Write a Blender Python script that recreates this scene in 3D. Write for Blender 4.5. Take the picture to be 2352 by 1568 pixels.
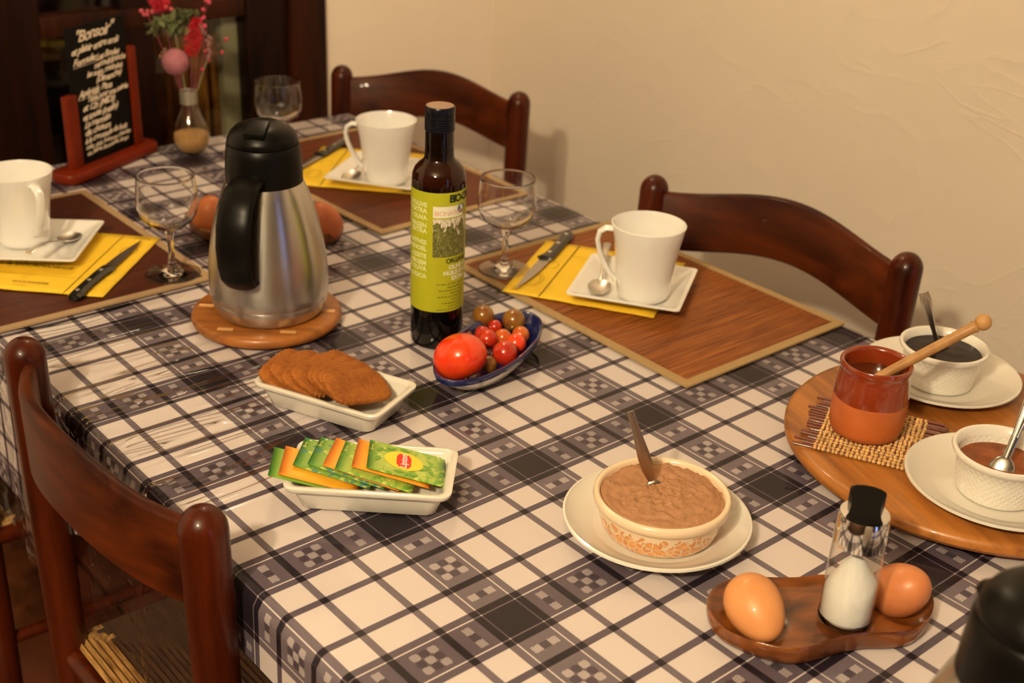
import bpy, bmesh, math, random
from mathutils import Vector, Matrix
rnd = random.Random(7)
for o in list(bpy.data.objects): bpy.data.objects.remove(o)
SC = bpy.context.scene
COL = SC.collection
PI = math.pi
cos, sin = math.cos, math.sin

# ------------------------------------------------------------------ camera
cd = bpy.data.cameras.new('camera'); cam = bpy.data.objects.new('camera', cd); COL.objects.link(cam)
cam.matrix_world = Matrix(((0.6446984, -0.3609286, 0.6738654, 0.7775),
                           (0.7632876, 0.2556131, -0.5933414, -0.5496),
                           (0.0419051, 0.8968793, 0.4402856, 0.65), (0, 0, 0, 1)))
cd.sensor_width = 36.0; cd.lens = 2886.95 / 2352 * 36; cd.clip_start = 0.02
cd.dof.use_dof = True; cd.dof.focus_distance = 1.17; cd.dof.aperture_fstop = 6.3
SC.camera = cam
# ------------------------------------------------------------------ exposure, world
vs = SC.view_settings
vs.view_transform = 'Standard'; vs.look = 'None'; vs.gamma = 1; vs.use_curve_mapping = False
vs.exposure = 0.76
w = bpy.data.worlds.new('world'); SC.world = w; w.use_nodes = True
w.node_tree.nodes['Background'].inputs[0].default_value = (0.9, 0.62, 0.36, 1)
w.node_tree.nodes['Background'].inputs[1].default_value = 0.02
BULBS = [((0.80, -1.42, 1.38), 78.0, 0.055), ((0.93, -1.30, 1.33), 24.0, 0.045), ((-0.91, 0.56, 1.38), 9.0, 0.060)]
BULB_COL = (1.0, 0.80, 0.50)

# ------------------------------------------------------------------ node helper
class NT:
    def __init__(s, name, rough=0.5, coat=0.0, spec=0.5, metal=0.0, color=(0.8, 0.8, 0.8)):
        s.m = bpy.data.materials.new(name); s.m.use_nodes = True
        s.t = s.m.node_tree; s.n = s.t.nodes; s.l = s.t.links
        s.b = s.n['Principled BSDF']; s.out = s.n['Material Output']
        s.b.inputs['Roughness'].default_value = rough
        s.b.inputs['Coat Weight'].default_value = coat
        s.b.inputs['Coat Roughness'].default_value = 0.035
        s.b.inputs['Specular IOR Level'].default_value = spec
        s.b.inputs['Metallic'].default_value = metal
        s.b.inputs['Base Color'].default_value = (*color, 1)
    def node(s, t, **k):
        n = s.n.new(t)
        for a, v in k.items(): setattr(n, a, v)
        return n
    def put(s, sock, v):
        if isinstance(v, bpy.types.NodeSocket): s.l.new(v, sock)
        elif isinstance(v, (tuple, list)) and len(v) == 3 and sock.type == 'RGBA': sock.default_value = (*v, 1)
        else: sock.default_value = v
    def m_(s, op, a, b=0.0, c=None):
        n = s.node('ShaderNodeMath', operation=op)
        s.put(n.inputs[0], a); s.put(n.inputs[1], b)
        if c is not None: s.put(n.inputs[2], c)
        return n.outputs[0]
    def coord(s, kind='Object', scale=(1, 1, 1), loc=(0, 0, 0), rot=(0, 0, 0)):
        c = s.node('ShaderNodeTexCoord'); mp = s.node('ShaderNodeMapping')
        s.l.new(c.outputs[kind], mp.inputs[0])
        mp.inputs['Scale'].default_value = scale; mp.inputs['Location'].default_value = loc; mp.inputs['Rotation'].default_value = rot
        return mp.outputs[0]
    def sep(s, v):
        n = s.node('ShaderNodeSeparateXYZ'); s.l.new(v, n.inputs[0]); return n.outputs
    def comb(s, x, y, z):
        n = s.node('ShaderNodeCombineXYZ')
        for i, v in enumerate((x, y, z)): s.put(n.inputs[i], v)
        return n.outputs[0]
    def noise(s, v, scale, detail=3.0, rough=0.5, dist=0.0):
        n = s.node('ShaderNodeTexNoise')
        if v is not None: s.l.new(v, n.inputs['Vector'])
        n.inputs['Scale'].default_value = scale; n.inputs['Detail'].default_value = detail
        n.inputs['Roughness'].default_value = rough; n.inputs['Distortion'].default_value = dist
        return n.outputs[0]
    def voro(s, v, scale, feature='F1'):
        n = s.node('ShaderNodeTexVoronoi', feature=feature); s.l.new(v, n.inputs['Vector']); n.inputs['Scale'].default_value = scale
        return n.outputs[0]
    def ramp(s, f, stops, interp='LINEAR'):
        n = s.node('ShaderNodeValToRGB'); n.color_ramp.interpolation = interp
        e = n.color_ramp.elements
        while len(e) < len(stops): e.new(0.5)
        for el, (p, c) in zip(e, stops): el.position = p; el.color = (*c, 1)
        s.put(n.inputs[0], f); return n.outputs[0]
    def mix(s, f, a, b):
        n = s.node('ShaderNodeMix', data_type='RGBA')
        s.put(n.inputs[0], f); s.put(n.inputs[6], a); s.put(n.inputs[7], b); return n.outputs[2]
    def bump(s, h, strength=0.3, dist=0.001):
        n = s.node('ShaderNodeBump'); n.inputs['Strength'].default_value = strength; n.inputs['Distance'].default_value = dist
        s.put(n.inputs['Height'], h); s.l.new(n.outputs[0], s.b.inputs['Normal']); return n.outputs[0]
    def base(s, c): s.put(s.b.inputs['Base Color'], c); return s
    def surf(s, sh): s.l.new(sh, s.out.inputs[0])

def plain(name, color, rough=0.4, coat=0.0, spec=0.5, metal=0.0, var=0.06, vs_=30):
    t = NT(name, rough, coat, spec, metal, color)
    f = t.noise(t.coord(), vs_, 3)
    a = tuple(min(1, c * (1 - var)) for c in color); b = tuple(min(1, c * (1 + var)) for c in color)
    t.base(t.ramp(f, [(0.3, a), (0.7, b)]))
    return t.m

def wood(name, dark, light, axis='Z', scale=14, rough=0.35, coat=0.5, stretch=12, rings=0.0, spec=0.4):
    t = NT(name, rough, coat, spec)
    k = 1.0 / stretch
    sc = {'X': (k, 1, 1), 'Y': (1, k, 1), 'Z': (1, 1, k)}[axis]
    v = t.coord('Object', sc)
    n1 = t.noise(v, scale * 4, 5, 0.6, 0.4); n2 = t.noise(v, scale, 2, 0.5, rings)
    f = t.m_('ADD', t.m_('MULTIPLY', n1, 0.5), t.m_('MULTIPLY', n2, 0.5))
    c = t.ramp(f, [(0.36, dark), (0.62, light)])
    t.base(c); t.bump(n1, 0.15, 0.0004)
    return t.m

def thin_glass(name, tint=(1, 1, 1), rough=0.0, ior=1.5, bump=None):
    t = NT(name)
    tr = t.node('ShaderNodeBsdfTransparent'); tr.inputs[0].default_value = (*tint, 1)
    gl = t.node('ShaderNodeBsdfGlossy'); gl.inputs['Roughness'].default_value = rough
    fr = t.node('ShaderNodeFresnel'); ge = t.node('ShaderNodeNewGeometry')   # same reflectance on both sides of the thin wall
    t.l.new(t.m_('ADD', ior, t.m_('MULTIPLY', ge.outputs['Backfacing'], 1 / ior - ior)), fr.inputs[0])
    mx = t.node('ShaderNodeMixShader')
    t.l.new(fr.outputs[0], mx.inputs[0]); t.l.new(tr.outputs[0], mx.inputs[1]); t.l.new(gl.outputs[0], mx.inputs[2])
    if bump:
        nb = bump(t); t.l.new(nb, gl.inputs['Normal']); t.l.new(nb, fr.inputs['Normal'])
    t.surf(mx.outputs[0]); t.n.remove(t.b)
    return t.m

# ------------------------------------------------------------------ geometry helper
class G:
    def __init__(s): s.v = []; s.f = []; s.mi = []; s.cur = 0; s.uv = None
    def add(s, V, F, M=None):
        o = len(s.v)
        s.v += [tuple(M @ Vector(p)) if M else tuple(p) for p in V]
        s.f += [tuple(i + o for i in f) for f in F]; s.mi += [s.cur] * len(F)
        return s
    def box(s, c, d, M=None):
        x, y, z = c; a, b, h = d[0] / 2, d[1] / 2, d[2] / 2
        V = [(x + i * a, y + j * b, z + k * h) for k in (-1, 1) for j in (-1, 1) for i in (-1, 1)]
        return s.add(V, [(0, 2, 3, 1), (4, 5, 7, 6), (0, 1, 5, 4), (2, 6, 7, 3), (0, 4, 6, 2), (1, 3, 7, 5)], M)
    def lathe(s, prof, seg=48, M=None, a0=0.0, a1=None):
        full = a1 is None; a1 = a0 + 2 * PI if full else a1
        n = seg if full else seg + 1
        V = []; rings = []
        for r, z in prof:
            if r < 1e-7: rings.append([len(V)]); V.append((0, 0, z))
            else:
                rings.append(list(range(len(V), len(V) + n)))
                V += [(r * cos(a0 + (a1 - a0) * i / seg), r * sin(a0 + (a1 - a0) * i / seg), z) for i in range(n)]
        F = []
        for A, B in zip(rings, rings[1:]):
            for i in range(seg):
                j = (i + 1) % n
                if len(A) == 1 and len(B) == 1: continue
                if len(A) == 1: F.append((A[0], B[j], B[i]))
                elif len(B) == 1: F.append((A[i], A[j], B[0]))
                else: F.append((A[i], A[j], B[j], B[i]))
        return s.add(V, F, M)
    def loft(s, rings, cap0=True, cap1=True, M=None):
        n = len(rings[0]); V = [p for r in rings for p in r]; F = []
        for k in range(len(rings) - 1):
            for i in range(n):
                j = (i + 1) % n; F.append((k * n + i, k * n + j, (k + 1) * n + j, (k + 1) * n + i))
        if cap0: F.append(tuple(reversed(range(n))))
        if cap1: F.append(tuple(range((len(rings) - 1) * n, len(rings) * n)))
        return s.add(V, F, M)
    def tube(s, pts, rad, seg=12, M=None, flat=None):
        pts = [Vector(p) for p in pts]; n = len(pts)
        rad = [rad] * n if isinstance(rad, (int, float)) else rad
        t = [(pts[min(i + 1, n - 1)] - pts[max(i - 1, 0)]).normalized() for i in range(n)]
        up = Vector((0, 0, 1)) if abs(t[0].z) < 0.9 else Vector((0, 1, 0))
        if flat: up = Vector(flat)
        rings = []
        for i in range(n):
            a = t[i].cross(up).normalized(); b = a.cross(t[i]).normalized()
            r = rad[i]; ra, rb = r if isinstance(r, tuple) else (r, r)
            rings.append([tuple(pts[i] + a * ra * cos(2 * PI * k / seg) + b * rb * sin(2 * PI * k / seg)) for k in range(seg)])
            up = b if not flat else up
        return s.loft(rings, True, True, M)
    def sphere(s, c, r, seg=16, rings=10, sc=(1, 1, 1), M=None):
        prof = [(max(0, r * sin(PI * i / rings)) if 0 < i < rings else 0, -r * cos(PI * i / rings)) for i in range(rings + 1)]
        T = Matrix.Translation(c) @ Matrix.Diagonal((*sc, 1))
        return s.lathe(prof, seg, (M @ T) if M else T)

def rrect(hw, hd, r, z, n=6):
    P = []
    for cx, cy, a in ((hw - r, hd - r, 0), (-hw + r, hd - r, 90), (-hw + r, -hd + r, 180), (hw - r, -hd + r, 270)):
        for i in range(n + 1):
            t = math.radians(a + 90 * i / n); P.append((cx + r * cos(t), cy + r * sin(t), z))
    return P

def build(name, g, mats, parent=None, smooth=True, loc=None, rot=None, uv=None, bevel=0.0, bseg=2, ang=40):
    me = bpy.data.meshes.new(name); me.from_pydata(g.v, [], g.f)
    bm = bmesh.new(); bm.from_mesh(me)
    if uv is None: bmesh.ops.recalc_face_normals(bm, faces=bm.faces)
    if bevel > 0:
        ed = [e for e in bm.edges if len(e.link_faces) == 2 and e.calc_face_angle(0) > 0.6]
        bmesh.ops.bevel(bm, geom=ed, offset=bevel, segments=bseg, profile=0.6, affect='EDGES')
    bm.to_mesh(me); bm.free()
    mats = mats if isinstance(mats, (list, tuple)) else [mats]
    for m in mats: me.materials.append(m)
    if len(mats) > 1 and bevel == 0: me.polygons.foreach_set('material_index', g.mi)
    if smooth:
        me.polygons.foreach_set('use_smooth', [True] * len(me.polygons))
        try: me.set_sharp_from_angle(angle=math.radians(ang))
        except Exception: pass
    if uv:
        l = me.uv_layers.new(name='UVMap')
        for lp in me.loops: l.data[lp.index].uv = uv[lp.vertex_index]
    me.update()
    o = bpy.data.objects.new(name, me); COL.objects.link(o)
    if parent: o.parent = parent
    if loc: o.location = loc
    if rot: o.rotation_euler = rot
    return o

def tag(o, label, cat, group=None, kind=None):
    o['label'] = label; o['category'] = cat
    if group: o['group'] = group
    if kind: o['kind'] = kind
    return o
def thing(name, label, cat, loc=(0, 0, 0), rz=0.0, group=None, rot=None):
    o = bpy.data.objects.new(name, None); COL.objects.link(o); o.empty_display_size = 0.02
    o.location = loc; o.rotation_euler = rot if rot else (0, 0, rz)
    return tag(o, label, cat, group)
def dup(root, label, loc, rot, group=None):
    r = root.copy(); COL.objects.link(r); r.location = loc; r.rotation_euler = rot; r['label'] = label
    if group: r['group'] = group
    for ch in [c for c in bpy.data.objects if c.parent == root]:
        c = ch.copy(); COL.objects.link(c); c.parent = r
        for gch in [k for k in bpy.data.objects if k.parent == ch]:
            d = gch.copy(); COL.objects.link(d); d.parent = c
    return r
def struct(name, g, mat, parent=None, **k):
    o = build(name, g, mat, parent, **k)
    if not parent: o['kind'] = 'structure'
    return o
def text_geo(txt, size, shear=0.0, bold=0.0, align='LEFT', space=1.0):
    c = bpy.data.curves.new('t', 'FONT'); c.body = txt; c.size = size; c.shear = shear; c.offset = bold; c.align_x = align
    c.space_character = space; c.resolution_u = 2
    o = bpy.data.objects.new('t', c); COL.objects.link(o)
    me = bpy.data.meshes.new_from_object(o.evaluated_get(bpy.context.evaluated_depsgraph_get()))
    V = [tuple(v.co) for v in me.vertices]; F = [tuple(p.vertices) for p in me.polygons]
    bpy.data.objects.remove(o); bpy.data.curves.remove(c); bpy.data.meshes.remove(me)
    return V, F

# ------------------------------------------------------------------ materials
U = 0.17; VY = 0.17 * 0.97669
def cloth_material():
    t = NT('woven check cotton', 0.75, 0.0, 0.25)
    uvn = t.node('ShaderNodeUVMap'); x, y, _ = t.sep(uvn.outputs[0])
    def axis(c):
        fr = t.m_('FRACT', c); ce = t.m_('SUBTRACT', t.m_('FRACT', t.m_('ADD', c, 0.5)), 0.5)
        d = t.m_('ABSOLUTE', ce)
        band = t.m_('LESS_THAN', d, 0.1555)
        line = t.m_('LESS_THAN', t.m_('ABSOLUTE', t.m_('SUBTRACT', d, 0.1075)), 0.0038)
        st = t.m_('LESS_THAN', t.m_('ABSOLUTE', t.m_('SUBTRACT', d, 0.3455)), 0.0215)
        p = t.m_('ADD', t.m_('SUBTRACT', band, line), st)
        inner = t.m_('LESS_THAN', d, 0.1)
        g = t.m_('SUBTRACT', fr, 0.5)
        return p, ce, d, inner, g
    px, cx, dx, ix, gx = axis(x); py, cy, dy, iy, gy = axis(y)
    q = 0.052
    def motif(a, g, inner_a):   # a = signed offset inside the wide band, g = offset from the middle of the white field
        small = t.m_('ABSOLUTE', t.m_('SUBTRACT', t.m_('ABSOLUTE', g), 0.263))
        b_small = t.m_('LESS_THAN', small, q * 0.45)
        b_big = t.m_('LESS_THAN', t.m_('ABSOLUTE', g), q * 1.5)
        ia = t.m_('ROUND', t.m_('DIVIDE', a, q)); ib = t.m_('ROUND', t.m_('DIVIDE', g, q))
        ra = t.m_('ABSOLUTE', t.m_('SUBTRACT', t.m_('DIVIDE', a, q), ia)); rb = t.m_('ABSOLUTE', t.m_('SUBTRACT', t.m_('DIVIDE', g, q), ib))
        inside = t.m_('LESS_THAN', t.m_('MAXIMUM', t.m_('MULTIPLY', t.m_('ADD', ra, rb), 0.62), t.m_('MAXIMUM', ra, rb)), 0.47)
        ina = t.m_('LESS_THAN', t.m_('ABSOLUTE', ia), 1.5)
        par = t.m_('ABSOLUTE', t.m_('MODULO', t.m_('ADD', ia, ib), 2.0))          # 0 light, 1 dark
        big = t.m_('MULTIPLY', t.m_('MULTIPLY', b_big, inside), ina)
        pars = t.m_('SUBTRACT', 1.0, t.m_('ABSOLUTE', ia))                          # 1 dark at the middle, 0 light outside
        sm = t.m_('MULTIPLY', b_small, ina)
        val = t.m_('ADD', t.m_('MULTIPLY', big, t.m_('SUBTRACT', t.m_('MULTIPLY', par, 0.95), 0.46)),
                   t.m_('MULTIPLY', sm, t.m_('SUBTRACT', t.m_('MULTIPLY', pars, 0.95), 0.46)))
        return t.m_('MULTIPLY', val, inner_a)
    mo = t.m_('ADD', motif(cx, gy, ix), motif(cy, gx, iy))
    hatch = t.m_('ADD', t.m_('MULTIPLY', t.m_('SINE', t.m_('MULTIPLY', t.m_('ADD', x, t.m_('MULTIPLY', y, 0.35)), 560.0)), 0.45), 0.8)
    s = t.m_('ADD', t.m_('ADD', t.m_('MULTIPLY', px, 1.08), t.m_('MULTIPLY', py, 0.94)), t.m_('MULTIPLY', mo, hatch))
    fine = t.noise(uvn.outputs[0], 260, 2)
    s = t.m_('ADD', s, t.m_('MULTIPLY', t.m_('SUBTRACT', fine, 0.5), 0.22))
    col = t.ramp(t.m_('DIVIDE', s, 2.0), [(0.0, (0.62, 0.56, 0.57)), (0.12, (0.59, 0.53, 0.54)), (0.5, (0.108, 0.084, 0.116)), (0.93, (0.009, 0.0045, 0.0115))])
    t.base(col)
    wv = t.noise(t.coord('Object', (1, 1, 1)), 6, 2)
    t.bump(t.m_('ADD', t.m_('MULTIPLY', wv, 6.0), fine), 0.25, 0.0006)
    return t.m
M_cloth = cloth_material()

def plastic_bump(t):
    c = t.node('ShaderNodeTexCoord'); x, y, z = t.sep(c.outputs['Object'])
    mask = t.m_('MULTIPLY', t.ramp(t.m_('MULTIPLY', t.m_('ADD', y, 0.16), 3.6), [(0.0, (0.1, 0.1, 0.1)), (0.10, (1, 1, 1)), (0.55, (0.75, 0.75, 0.75)), (0.9, (0.0, 0.0, 0.0))]),
                t.ramp(t.m_('MULTIPLY', t.m_('SUBTRACT', -0.10, x), 5.0), [(0.0, (0, 0, 0)), (0.3, (1, 1, 1))]))
    v = t.comb(t.m_('MULTIPLY', x, 1.0), t.m_('MULTIPLY', y, 0.13), z)
    a = t.noise(v, 27, 1, 0.5, 0.5); b = t.noise(v, 55, 1, 0.5, 0.3)
    ridge = t.m_('POWER', t.m_('SUBTRACT', 1.0, t.m_('ABSOLUTE', t.m_('SUBTRACT', t.m_('MULTIPLY', a, 2.0), 1.0))), 6.0)
    h = t.m_('MULTIPLY', t.m_('ADD', t.m_('MULTIPLY', ridge, 0.9), t.m_('MULTIPLY', b, 0.12)), mask)
    h = t.m_('ADD', h, t.m_('MULTIPLY', t.noise(c.outputs['Object'], 9, 2), 0.25))
    n = t.node('ShaderNodeBump'); n.inputs['Strength'].default_value = 1.0; n.inputs['Distance'].default_value = 0.011
    t.l.new(h, n.inputs['Height']); return n.outputs[0]
M_plastic = thin_glass('clear plastic film', (0.985, 0.98, 0.97), 0.055, 1.29, plastic_bump)
M_glass = thin_glass('clear thin glass', (0.985, 0.985, 0.975), 0.03, 1.5)
def solid_glass(name, col=(1, 1, 1)):
    t = NT(name, 0.025, 0, 0.5, 0, col); t.b.inputs['Transmission Weight'].default_value = 1.0; t.b.inputs['IOR'].default_value = 1.45
    return t.m
M_sglass = solid_glass('clear solid glass')
M_porc = plain('glazed white porcelain', (0.82, 0.81, 0.79), 0.20, 0.9, 0.5, var=0.01, vs_=8)
M_porc2 = plain('cream glazed stoneware', (0.69, 0.66, 0.60), 0.18, 0.6, 0.5, var=0.015, vs_=8)
M_chair = wood('dark mahogany varnish', (0.020, 0.0022, 0.0003), (0.085, 0.0120, 0.0015), 'Z', 16, 0.34, 0.18, 9, spec=0.2)
M_chairh = wood('mahogany plank varnish', (0.020, 0.0028, 0.0004), (0.105, 0.0190, 0.0024), 'X', 9, 0.45, 0.05, 6, 1.2, spec=0.15)
M_door = wood('very dark oak', (0.005, 0.0014, 0.0006), (0.020, 0.0045, 0.0014), 'Z', 18, 0.5, 0.0, 12, spec=0.2)
M_door2 = wood('dark red oak frame', (0.012, 0.0026, 0.0008), (0.045, 0.0092, 0.0024), 'Z', 18, 0.5, 0.0, 12, spec=0.2)
M_bamboo = wood('glued bamboo board', (0.19, 0.062, 0.009), (0.42, 0.155, 0.028), 'X', 26, 0.4, 0.2, 14)
M_trivet = wood('beech trivet', (0.17, 0.052, 0.008), (0.40, 0.140, 0.027), 'X', 20, 0.4, 0.2, 7)
M_olive = wood('olive wood', (0.038, 0.0075, 0.0012), (0.25, 0.072, 0.011), 'X', 17, 0.3, 0.5, 3.0, 1.5)
M_stand = plain('red stained wood', (0.150, 0.0135, 0.002), 0.42, 0.05, 0.2, var=0.15)
M_steel = plain('polished stainless steel', (0.66, 0.63, 0.59), 0.32, 0, 0.5, 1.0, 0.03)
M_chrome = plain('chrome', (0.78, 0.77, 0.75), 0.07, 0, 0.5, 1.0, 0.01)
def brushed():
    t = NT('brushed stainless steel', 0.30, 0, 0.5, 1.0, (0.58, 0.56, 0.53))
    x, y, z = t.sep(t.coord())
    ang = t.m_('ARCTAN2', y, x)
    n = t.noise(t.comb(t.m_('MULTIPLY', ang, 3.0), 0.0, t.m_('MULTIPLY', z, 2600.0)), 1.0, 2)
    t.put(t.b.inputs['Roughness'], t.m_('ADD', 0.24, t.m_('MULTIPLY', n, 0.14)))
    t.b.inputs['Anisotropic'].default_value = 0.75
    tg = t.node('ShaderNodeTangent', direction_type='RADIAL', axis='Z'); t.l.new(tg.outputs[0], t.b.inputs['Tangent'])
    t.b.inputs['Anisotropic Rotation'].default_value = 0.25
    return t.m
M_brush = brushed()
M_black = plain('satin black plastic', (0.0040, 0.0035, 0.0032), 0.34, 0.0, 0.16, var=0.05)
M_blackg = plain('glossy black plastic', (0.012, 0.011, 0.010), 0.15, 0.3, 0.5, var=0.05)
def plaster(k=1.0):
    t = NT('trowelled cream plaster', 0.85, 0, 0.2)
    v = t.coord(); a = t.noise(v, 2.2, 4, 0.6); b = t.noise(t.coord('Object', (1, 1, 1), (3, 1, 2)), 5.0, 3, 0.5, 1.6)
    edge = t.m_('POWER', t.m_('SUBTRACT', 1.0, t.m_('ABSOLUTE', t.m_('SUBTRACT', t.m_('MULTIPLY', b, 2.0), 1.0))), 26.0)
    t.base(t.ramp(a, [(0.3, (0.755 * k, 0.655 * k, 0.545 * k)), (0.7, (0.79 * k, 0.69 * k, 0.58 * k))]))
    t.bump(t.m_('ADD', t.m_('ADD', t.m_('MULTIPLY', a, 0.8), t.m_('MULTIPLY', edge, 0.22)), t.m_('MULTIPLY', t.noise(v, 14, 4), 0.12)), 0.5, 0.005)
    return t.m
M_wall = plaster(); M_wall2 = plaster(1.17)
M_ceil = plain('matt cream ceiling', (0.50, 0.44, 0.36), 0.9)
M_yellow = plain('yellow paper', (0.83, 0.545, 0.030), 0.7, 0, 0.3, var=0.03)
M_ink = plain('grey black ink', (0.10, 0.065, 0.012), 0.8, 0, 0.2)
M_ink2 = plain('pale olive ink', (0.42, 0.28, 0.03), 0.8, 0, 0.2)

# ------------------------------------------------------------------ setting
XF, YR, ZF, ZC, XN, YL = -1.32, 1.20, -0.75, 1.75, 3.6, -3.4
g = G().box(((XF + XN) / 2 - 0.4, (YL + YR) / 2, ZF - 0.03), (XN - XF + 1.2, YR - YL + 0.3, 0.06))
def tile_floor():
    t = NT('dark terracotta ground', 0.45, 0.1)
    t.base(t.ramp(t.noise(t.coord(), 12, 4), [(0.3, (0.030, 0.014, 0.008)), (0.7, (0.055, 0.026, 0.014))])); return t.m
struct('floor', g, tile_floor())
fl = [o for o in bpy.data.objects if o.name == 'floor'][0]
# floor tiles: those the picture can show lie at the left under the chairs
M_tile = plain('red brown floor tile', (0.105, 0.030, 0.014), 0.4, 0.15, var=0.25, vs_=9)
tg_ = G().box((0, 0, 0), (0.292, 0.292, 0.012)); tile0 = None
for i in range(9):
    for j in range(8):
        px_, py_ = -1.15 + i * 0.3, -0.95 + j * 0.3
        if tile0 is None: tile0 = build('tile', tg_, M_tile, fl, bevel=0.002); o = tile0
        else: o = tile0.copy(); COL.objects.link(o)
        o.location = (px_, py_, ZF + 0.0065 + rnd.uniform(-0.0006, 0.0006))
ZT = ZF + 0.0125
struct('ceiling', G().box(((XF + XN) / 2, (YL + YR) / 2, ZC + 0.03), (XN - XF + 0.2, YR - YL + 0.2, 0.06)), M_ceil)
M_wall3 = plain('dark panelled wall', (0.11, 0.055, 0.025), 0.6, var=0.2, vs_=3)
struct('wall_right', G().box(((XF + XN) / 2, YR + 0.05, (ZF + ZC) / 2), (XN - XF + 0.2, 0.1, ZC - ZF)), M_wall)
g = G()                                     # far wall with the door opening y 0.02..0.773
g.box((XF - 0.05, (0.773 + YR) / 2, (ZF + ZC) / 2), (0.1, YR - 0.773, ZC - ZF))
g.box((XF - 0.05, (YL - 0.10) / 2, (ZF + ZC) / 2), (0.1, -0.10 - YL, ZC - ZF))
g.box((XF - 0.05, (0.773 - 0.10) / 2, (1.35 + ZC) / 2), (0.1, 0.873, ZC - 1.35))
struct('wall_far', g, M_wall2)
struct('wall_left', G().box(((XF + XN) / 2, YL - 0.05, (ZF + ZC) / 2), (XN - XF + 0.2, 0.1, ZC - ZF)), M_wall3)
g = G()
g.box((XN + 0.05, (YL - 0.05) / 2, (ZF + ZC) / 2), (0.1, -0.05 - YL, ZC - ZF)); g.box((XN + 0.05, (0.5 + YR) / 2, (ZF + ZC) / 2), (0.1, YR - 0.5, ZC - ZF))
g.box((XN + 0.05, 0.225, (1.3 + ZC) / 2), (0.1, 0.55, ZC - 1.3))
struct('wall_near', g, M_wall3)
# door_1: the dark glazed door in the far wall
d1 = bpy.data.objects.new('door_1', None); COL.objects.link(d1); d1.location = (XF, 0.34, ZF); d1['kind'] = 'structure'
def dpart(name, y0, y1, z0, z1, mat, x0=-0.045, x1=0.0, bev=0.004):
    return build(name, G().box(((x0 + x1) / 2, (y0 + y1) / 2 - 0.34, (z0 + z1) / 2 - ZF), (x1 - x0, y1 - y0, z1 - z0)), mat, d1, bevel=bev)
dpart('door_frame', 0.695, 0.773, ZF + 0.001, 1.349, M_door2, -0.10, 0.012)
dpart('door_frame', -0.10, -0.03, ZF + 0.001, 1.349, M_door2, -0.10, 0.012)
dpart('stile', 0.607, 0.694, ZF + 0.002, 1.30, M_door)
dpart('stile', -0.029, 0.222, ZF + 0.002, 1.30, M_door)
dpart('stile', 0.366, 0.424, ZF + 0.002, 1.30, M_door, -0.05, -0.004)
dpart('rail', 0.223, 0.606, 0.146, 0.180, M_door2, -0.05, -0.002)
dpart('rail', 0.223, 0.606, -0.30, -0.20, M_door, -0.05, -0.002)
dpart('rail', 0.223, 0.606, 1.2, 1.3, M_door, -0.05, -0.002)
dpart('panel', 0.223, 0.606, ZF + 0.002, -0.30, M_door, -0.04, -0.012)
for a, b in ((0.223, 0.365), (0.425, 0.606)):
    for c, e in ((-0.199, 0.145), (0.181, 1.199)):
        dpart('pane', a, b, c, e, M_glass, -0.027, -0.023, 0)
struct('wall_back', G().box((-2.45, 0.4, (ZF + ZC) / 2), (0.06, 2.2, ZC - ZF)), plain('dim room wall', (0.05, 0.035, 0.02), 0.9))
g = G()                                     # heavy ochre drape behind the right pane
N = 60; V = []; F = []
for i in range(N + 1):
    y = 0.36 + 0.36 * i / N
    for z in (-0.74, 1.3): V.append((0.014 * sin(i * 0.9) + 0.004 * sin(i * 2.3), y, z))
for i in range(N): F.append((2 * i, 2 * i + 2, 2 * i + 3, 2 * i + 1))
t = NT('ochre brocade', 0.8, 0, 0.2); t.base(t.ramp(t.noise(t.coord('Object', (1, 1, 0.5)), 22, 4, 0.6, 0.8), [(0.35, (0.10, 0.034, 0.005)), (0.65, (0.30, 0.130, 0.015))]))
tag(build('curtain', g.add(V, F), t.m, loc=(-1.412, 0.06, 0)), 'ochre brocade curtain hanging behind the right glass pane of the dark door', 'curtain')
g = G().box((0, 0, 0), (0.024, 0.075, 2.0))
tag(build('folding_screen', g, plain('sage green paint', (0.30, 0.29, 0.17), 0.6, var=0.2, vs_=5), loc=(-1.371, 0.612, 0.255), bevel=0.004),
    'narrow sage green board standing behind the right glass pane of the dark door', 'screen')
# door_2: glazed door to the dusk outside, behind the camera (seen only as bluish streaks in the metal and glass)
d2 = bpy.data.objects.new('door_2', None); COL.objects.link(d2); d2.location = (XN, 0.225, ZF); d2['kind'] = 'structure'
for (y0, y1, z0, z1) in ((-0.275, -0.215, 0, 2.05), (0.215, 0.275, 0, 2.05), (-0.215, 0.215, 0, 0.12), (-0.215, 0.215, 1.95, 2.05)):
    build('stile', G().box((0.03, (y0 + y1) / 2, (z0 + z1) / 2), (0.05, y1 - y0, z1 - z0)), M_door, d2, bevel=0.003)
t = NT('dusk seen through glass', 0.1); t.b.inputs['Emission Color'].default_value = (0.30, 0.45, 1.0, 1); t.b.inputs['Emission Strength'].default_value = 1.1
t.base((0.02, 0.03, 0.05)); build('pane', G().box((0.035, 0, 1.035), (0.008, 0.43, 1.83)), t.m, d2)

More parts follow.
